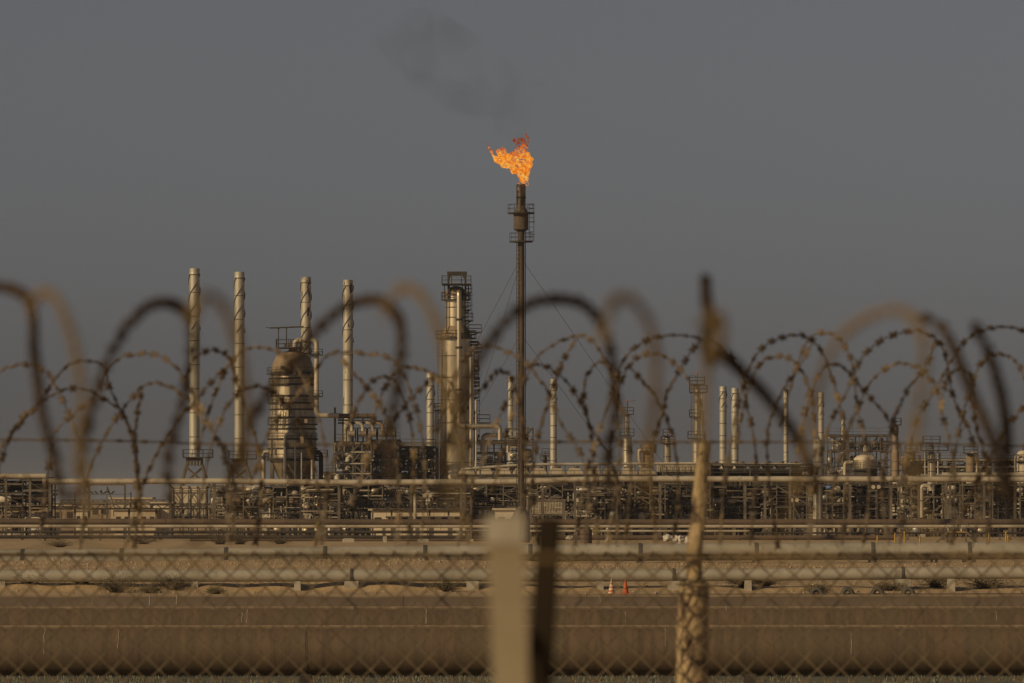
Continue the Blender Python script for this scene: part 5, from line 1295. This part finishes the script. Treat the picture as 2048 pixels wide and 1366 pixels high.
def close_bottom(pts):
    """legs sweep round into long low runs along the coil's underside"""
    if pts[0][1] > 780:
        pts = [p for k, p in enumerate(pts) if p[1] < 1000 or k > 3]; x, y = pts[0]
        pts = [(x - 270, 1116), (x - 170, 1112), (x - 95, 1103), (x - 42, 1070)] + ([(x - 14, 1010)] if y < 950 else []) + pts
    if pts[-1][1] > 780:
        while pts[-1][1] > 1000: pts = pts[:-1]
        x, y = pts[-1]
        pts = pts + ([(x + 10, 1015)] if y < 960 else []) + [(x + 36, 1070), (x + 90, 1104), (x + 170, 1114), (x + 280, 1117)]
    return pts
near = [(close_bottom(a), b_) for a, b_ in near]
coil('razor_wire_coil', 'large badly blurred thick loops nearest the camera', near, 3.8, .2, .0019, .0170, .012, .007, .0050)

# chain link fence
D = 12.1
fz0, ftop = 2.4, zz(1104, D)
ground_z = gz(0, D)
FE = thing('chain_link_fence', (0, D, ground_z), 'rusty chain link fence across the foreground', 'fence')
wcell = .025; nz_ = int((ftop - fz0) / wcell)
def zig(ph):
    pts = []
    for k in range(nz_ + 1):
        s = (k + ph) % 2
        pts.append((s * wcell, D + (.0025 if s else -.0025), ftop - k * wcell))
    return pts
proto = []
for ph in (0, 1):
    b = MB(); b.tube(zig(ph), .0026, 5)
    o = b.build('mesh_wire', M['mesh'], FE)
    proto.append(o)
# the two prototypes stand in the middle; copies share their mesh
for i in range(-62, 63):
    if i in (0, 1): proto[i].location.x += i * wcell; continue
    o = bpy.data.objects.new('mesh_wire', proto[i % 2].data); COL.objects.link(o); o.parent = FE
    o.location = Vector((i * wcell, 0, 0)); ORG[o.name] = ORG[FE.name]
b = MB(); b.tube([(-1.7, D + .006, ftop - .004), (0, D + .006, ftop - .008), (1.7, D + .006, ftop - .004)], .0055, 6).build('top_wire', M['mesh'], FE)
# tension wire with barbs through the coil
pts = [P(x, y, D) for x, y in ((-200, 878), (0, 879), (250, 882), (430, 888), (700, 889), (1070, 884), (1300, 884), (1500, 884), (1700, 885), (2048, 892), (2250, 894))]
path = spline(pts, 8)
wl = MB().tube(path, .0022, 6).build('tension_wire', M['wire'], FE)
b = MB(); barbs(b, path, .055, .013, .008, 9); b.build('barbs', M['wire'], wl, kind='stuff')
# leaning pole: thick foot and slimmer bent arm, just behind the mesh
D = 12.145
low_ = spline([P(1384, 1700, D), P(1384, 1366, D), P(1385, 1270, D), P(1388, 1185, D), P(1389, 1165, D)], 8)
rads = [PX(31 + 5 * mn.noise(p * 11), D) for p in low_]; rads[-1] *= .55; rads[-2] *= .7; rads[-3] *= .85
MB().tube(low_, rads, 20).build('pole', M['post'], FE)
MB().tube([P(1384, 1700, D), Vector((P(1384, 0, D).x, D, ground_z - .2))], PX(31, D), 16).build('pole_foot', M['post'], FE)
up_ = spline([P(1388, 1180, D), P(1389, 1100, D), P(1396, 1040, D), P(1402, 960, D), P(1410, 885, D)], 8)
MB().tube(up_, [PX(17 - 4 * i / len(up_), D) for i in range(len(up_))], 14).build('pole_arm', M['post'], FE)
for yy in (1168, 1178, 1196):
    pth = [P(1385, yy, D) + Vector((PX(32, D) * math.cos(a), PX(32, D) * math.sin(a), PX(10, D) * math.sin(a * .5))) for a in [i * math.pi / 8 for i in range(17)]]
    MB().tube(pth, .0022, 6).build('tie_wire', M['mesh'], FE)

for k_ in ('blackbar', 'wiredark', 'wiretan'): M[k_].node_tree.nodes['Principled BSDF'].inputs['Specular IOR Level'].default_value = .12
# near posts
D = 3.0
p0, p1 = P(1009, 1037, D), P(1024, 1420, D)
gp = gz(0, D)
t = thing('fence_post', (p1.x, D, gp), 'pale square fence post, blurred, below the flare stack', 'post')
b = MB()
foot = p1 + (p1 - p0) * ((p1.z - gp) / (p0.z - p1.z))
b.bar(p0, foot, PX(72, D), PX(72, D)); o = b.build('shaft', M['postplain'], t)
MB().box(p0 + Vector((0, 0, -PX(22, D))), (PX(80, D), PX(80, D), PX(58, D))).build('cap', M['concrete'], t)
D = 3.9
q0, q1 = P(1097, 1042, D), P(1076, 1400, D); foot = q1 + (q1 - q0) * ((q1.z - gp) / (q0.z - q1.z))
t = thing('angle_bar', (foot.x, D, gp), 'black leaning steel bar, blurred, right of the pale square post', 'bar')
MB().bar(q0, foot, PX(44, D), .004).build('front_flange', M['blackbar'], t)
MB().bar(q0 + Vector((PX(20, D), .012, 0)), foot + Vector((PX(20, D), .012, 0)), .004, .024).build('side_flange', M['blackbar'], t)
MB().bar(q0 + Vector((0, 0, .002)), q0 + Vector((0, 0, -.02)), PX(36, D), .006).build('cap', M['blackbar'], t)
# ------------------------------------------------------------------ dusty air
hz = bpy.data.materials.new('haze'); hz.use_nodes = True
t = hz.node_tree; t.nodes.clear()
pv = t.nodes.new('ShaderNodeVolumePrincipled'); pv.inputs['Color'].default_value = (.58, .61, .70, 1); pv.inputs['Density'].default_value = .00006; pv.inputs['Anisotropy'].default_value = 0.0
out = t.nodes.new('ShaderNodeOutputMaterial'); t.links.new(pv.outputs[0], out.inputs['Volume'])
HAZE = True
if HAZE:
    o = MB().box((0, 9000, 33.0), (42000, 23000, 68.0)).build('haze', hz, kind='stuff', loc=(0, 9000, -1))
    tag(o, 'thin brownish dust haze over the plant', 'haze')
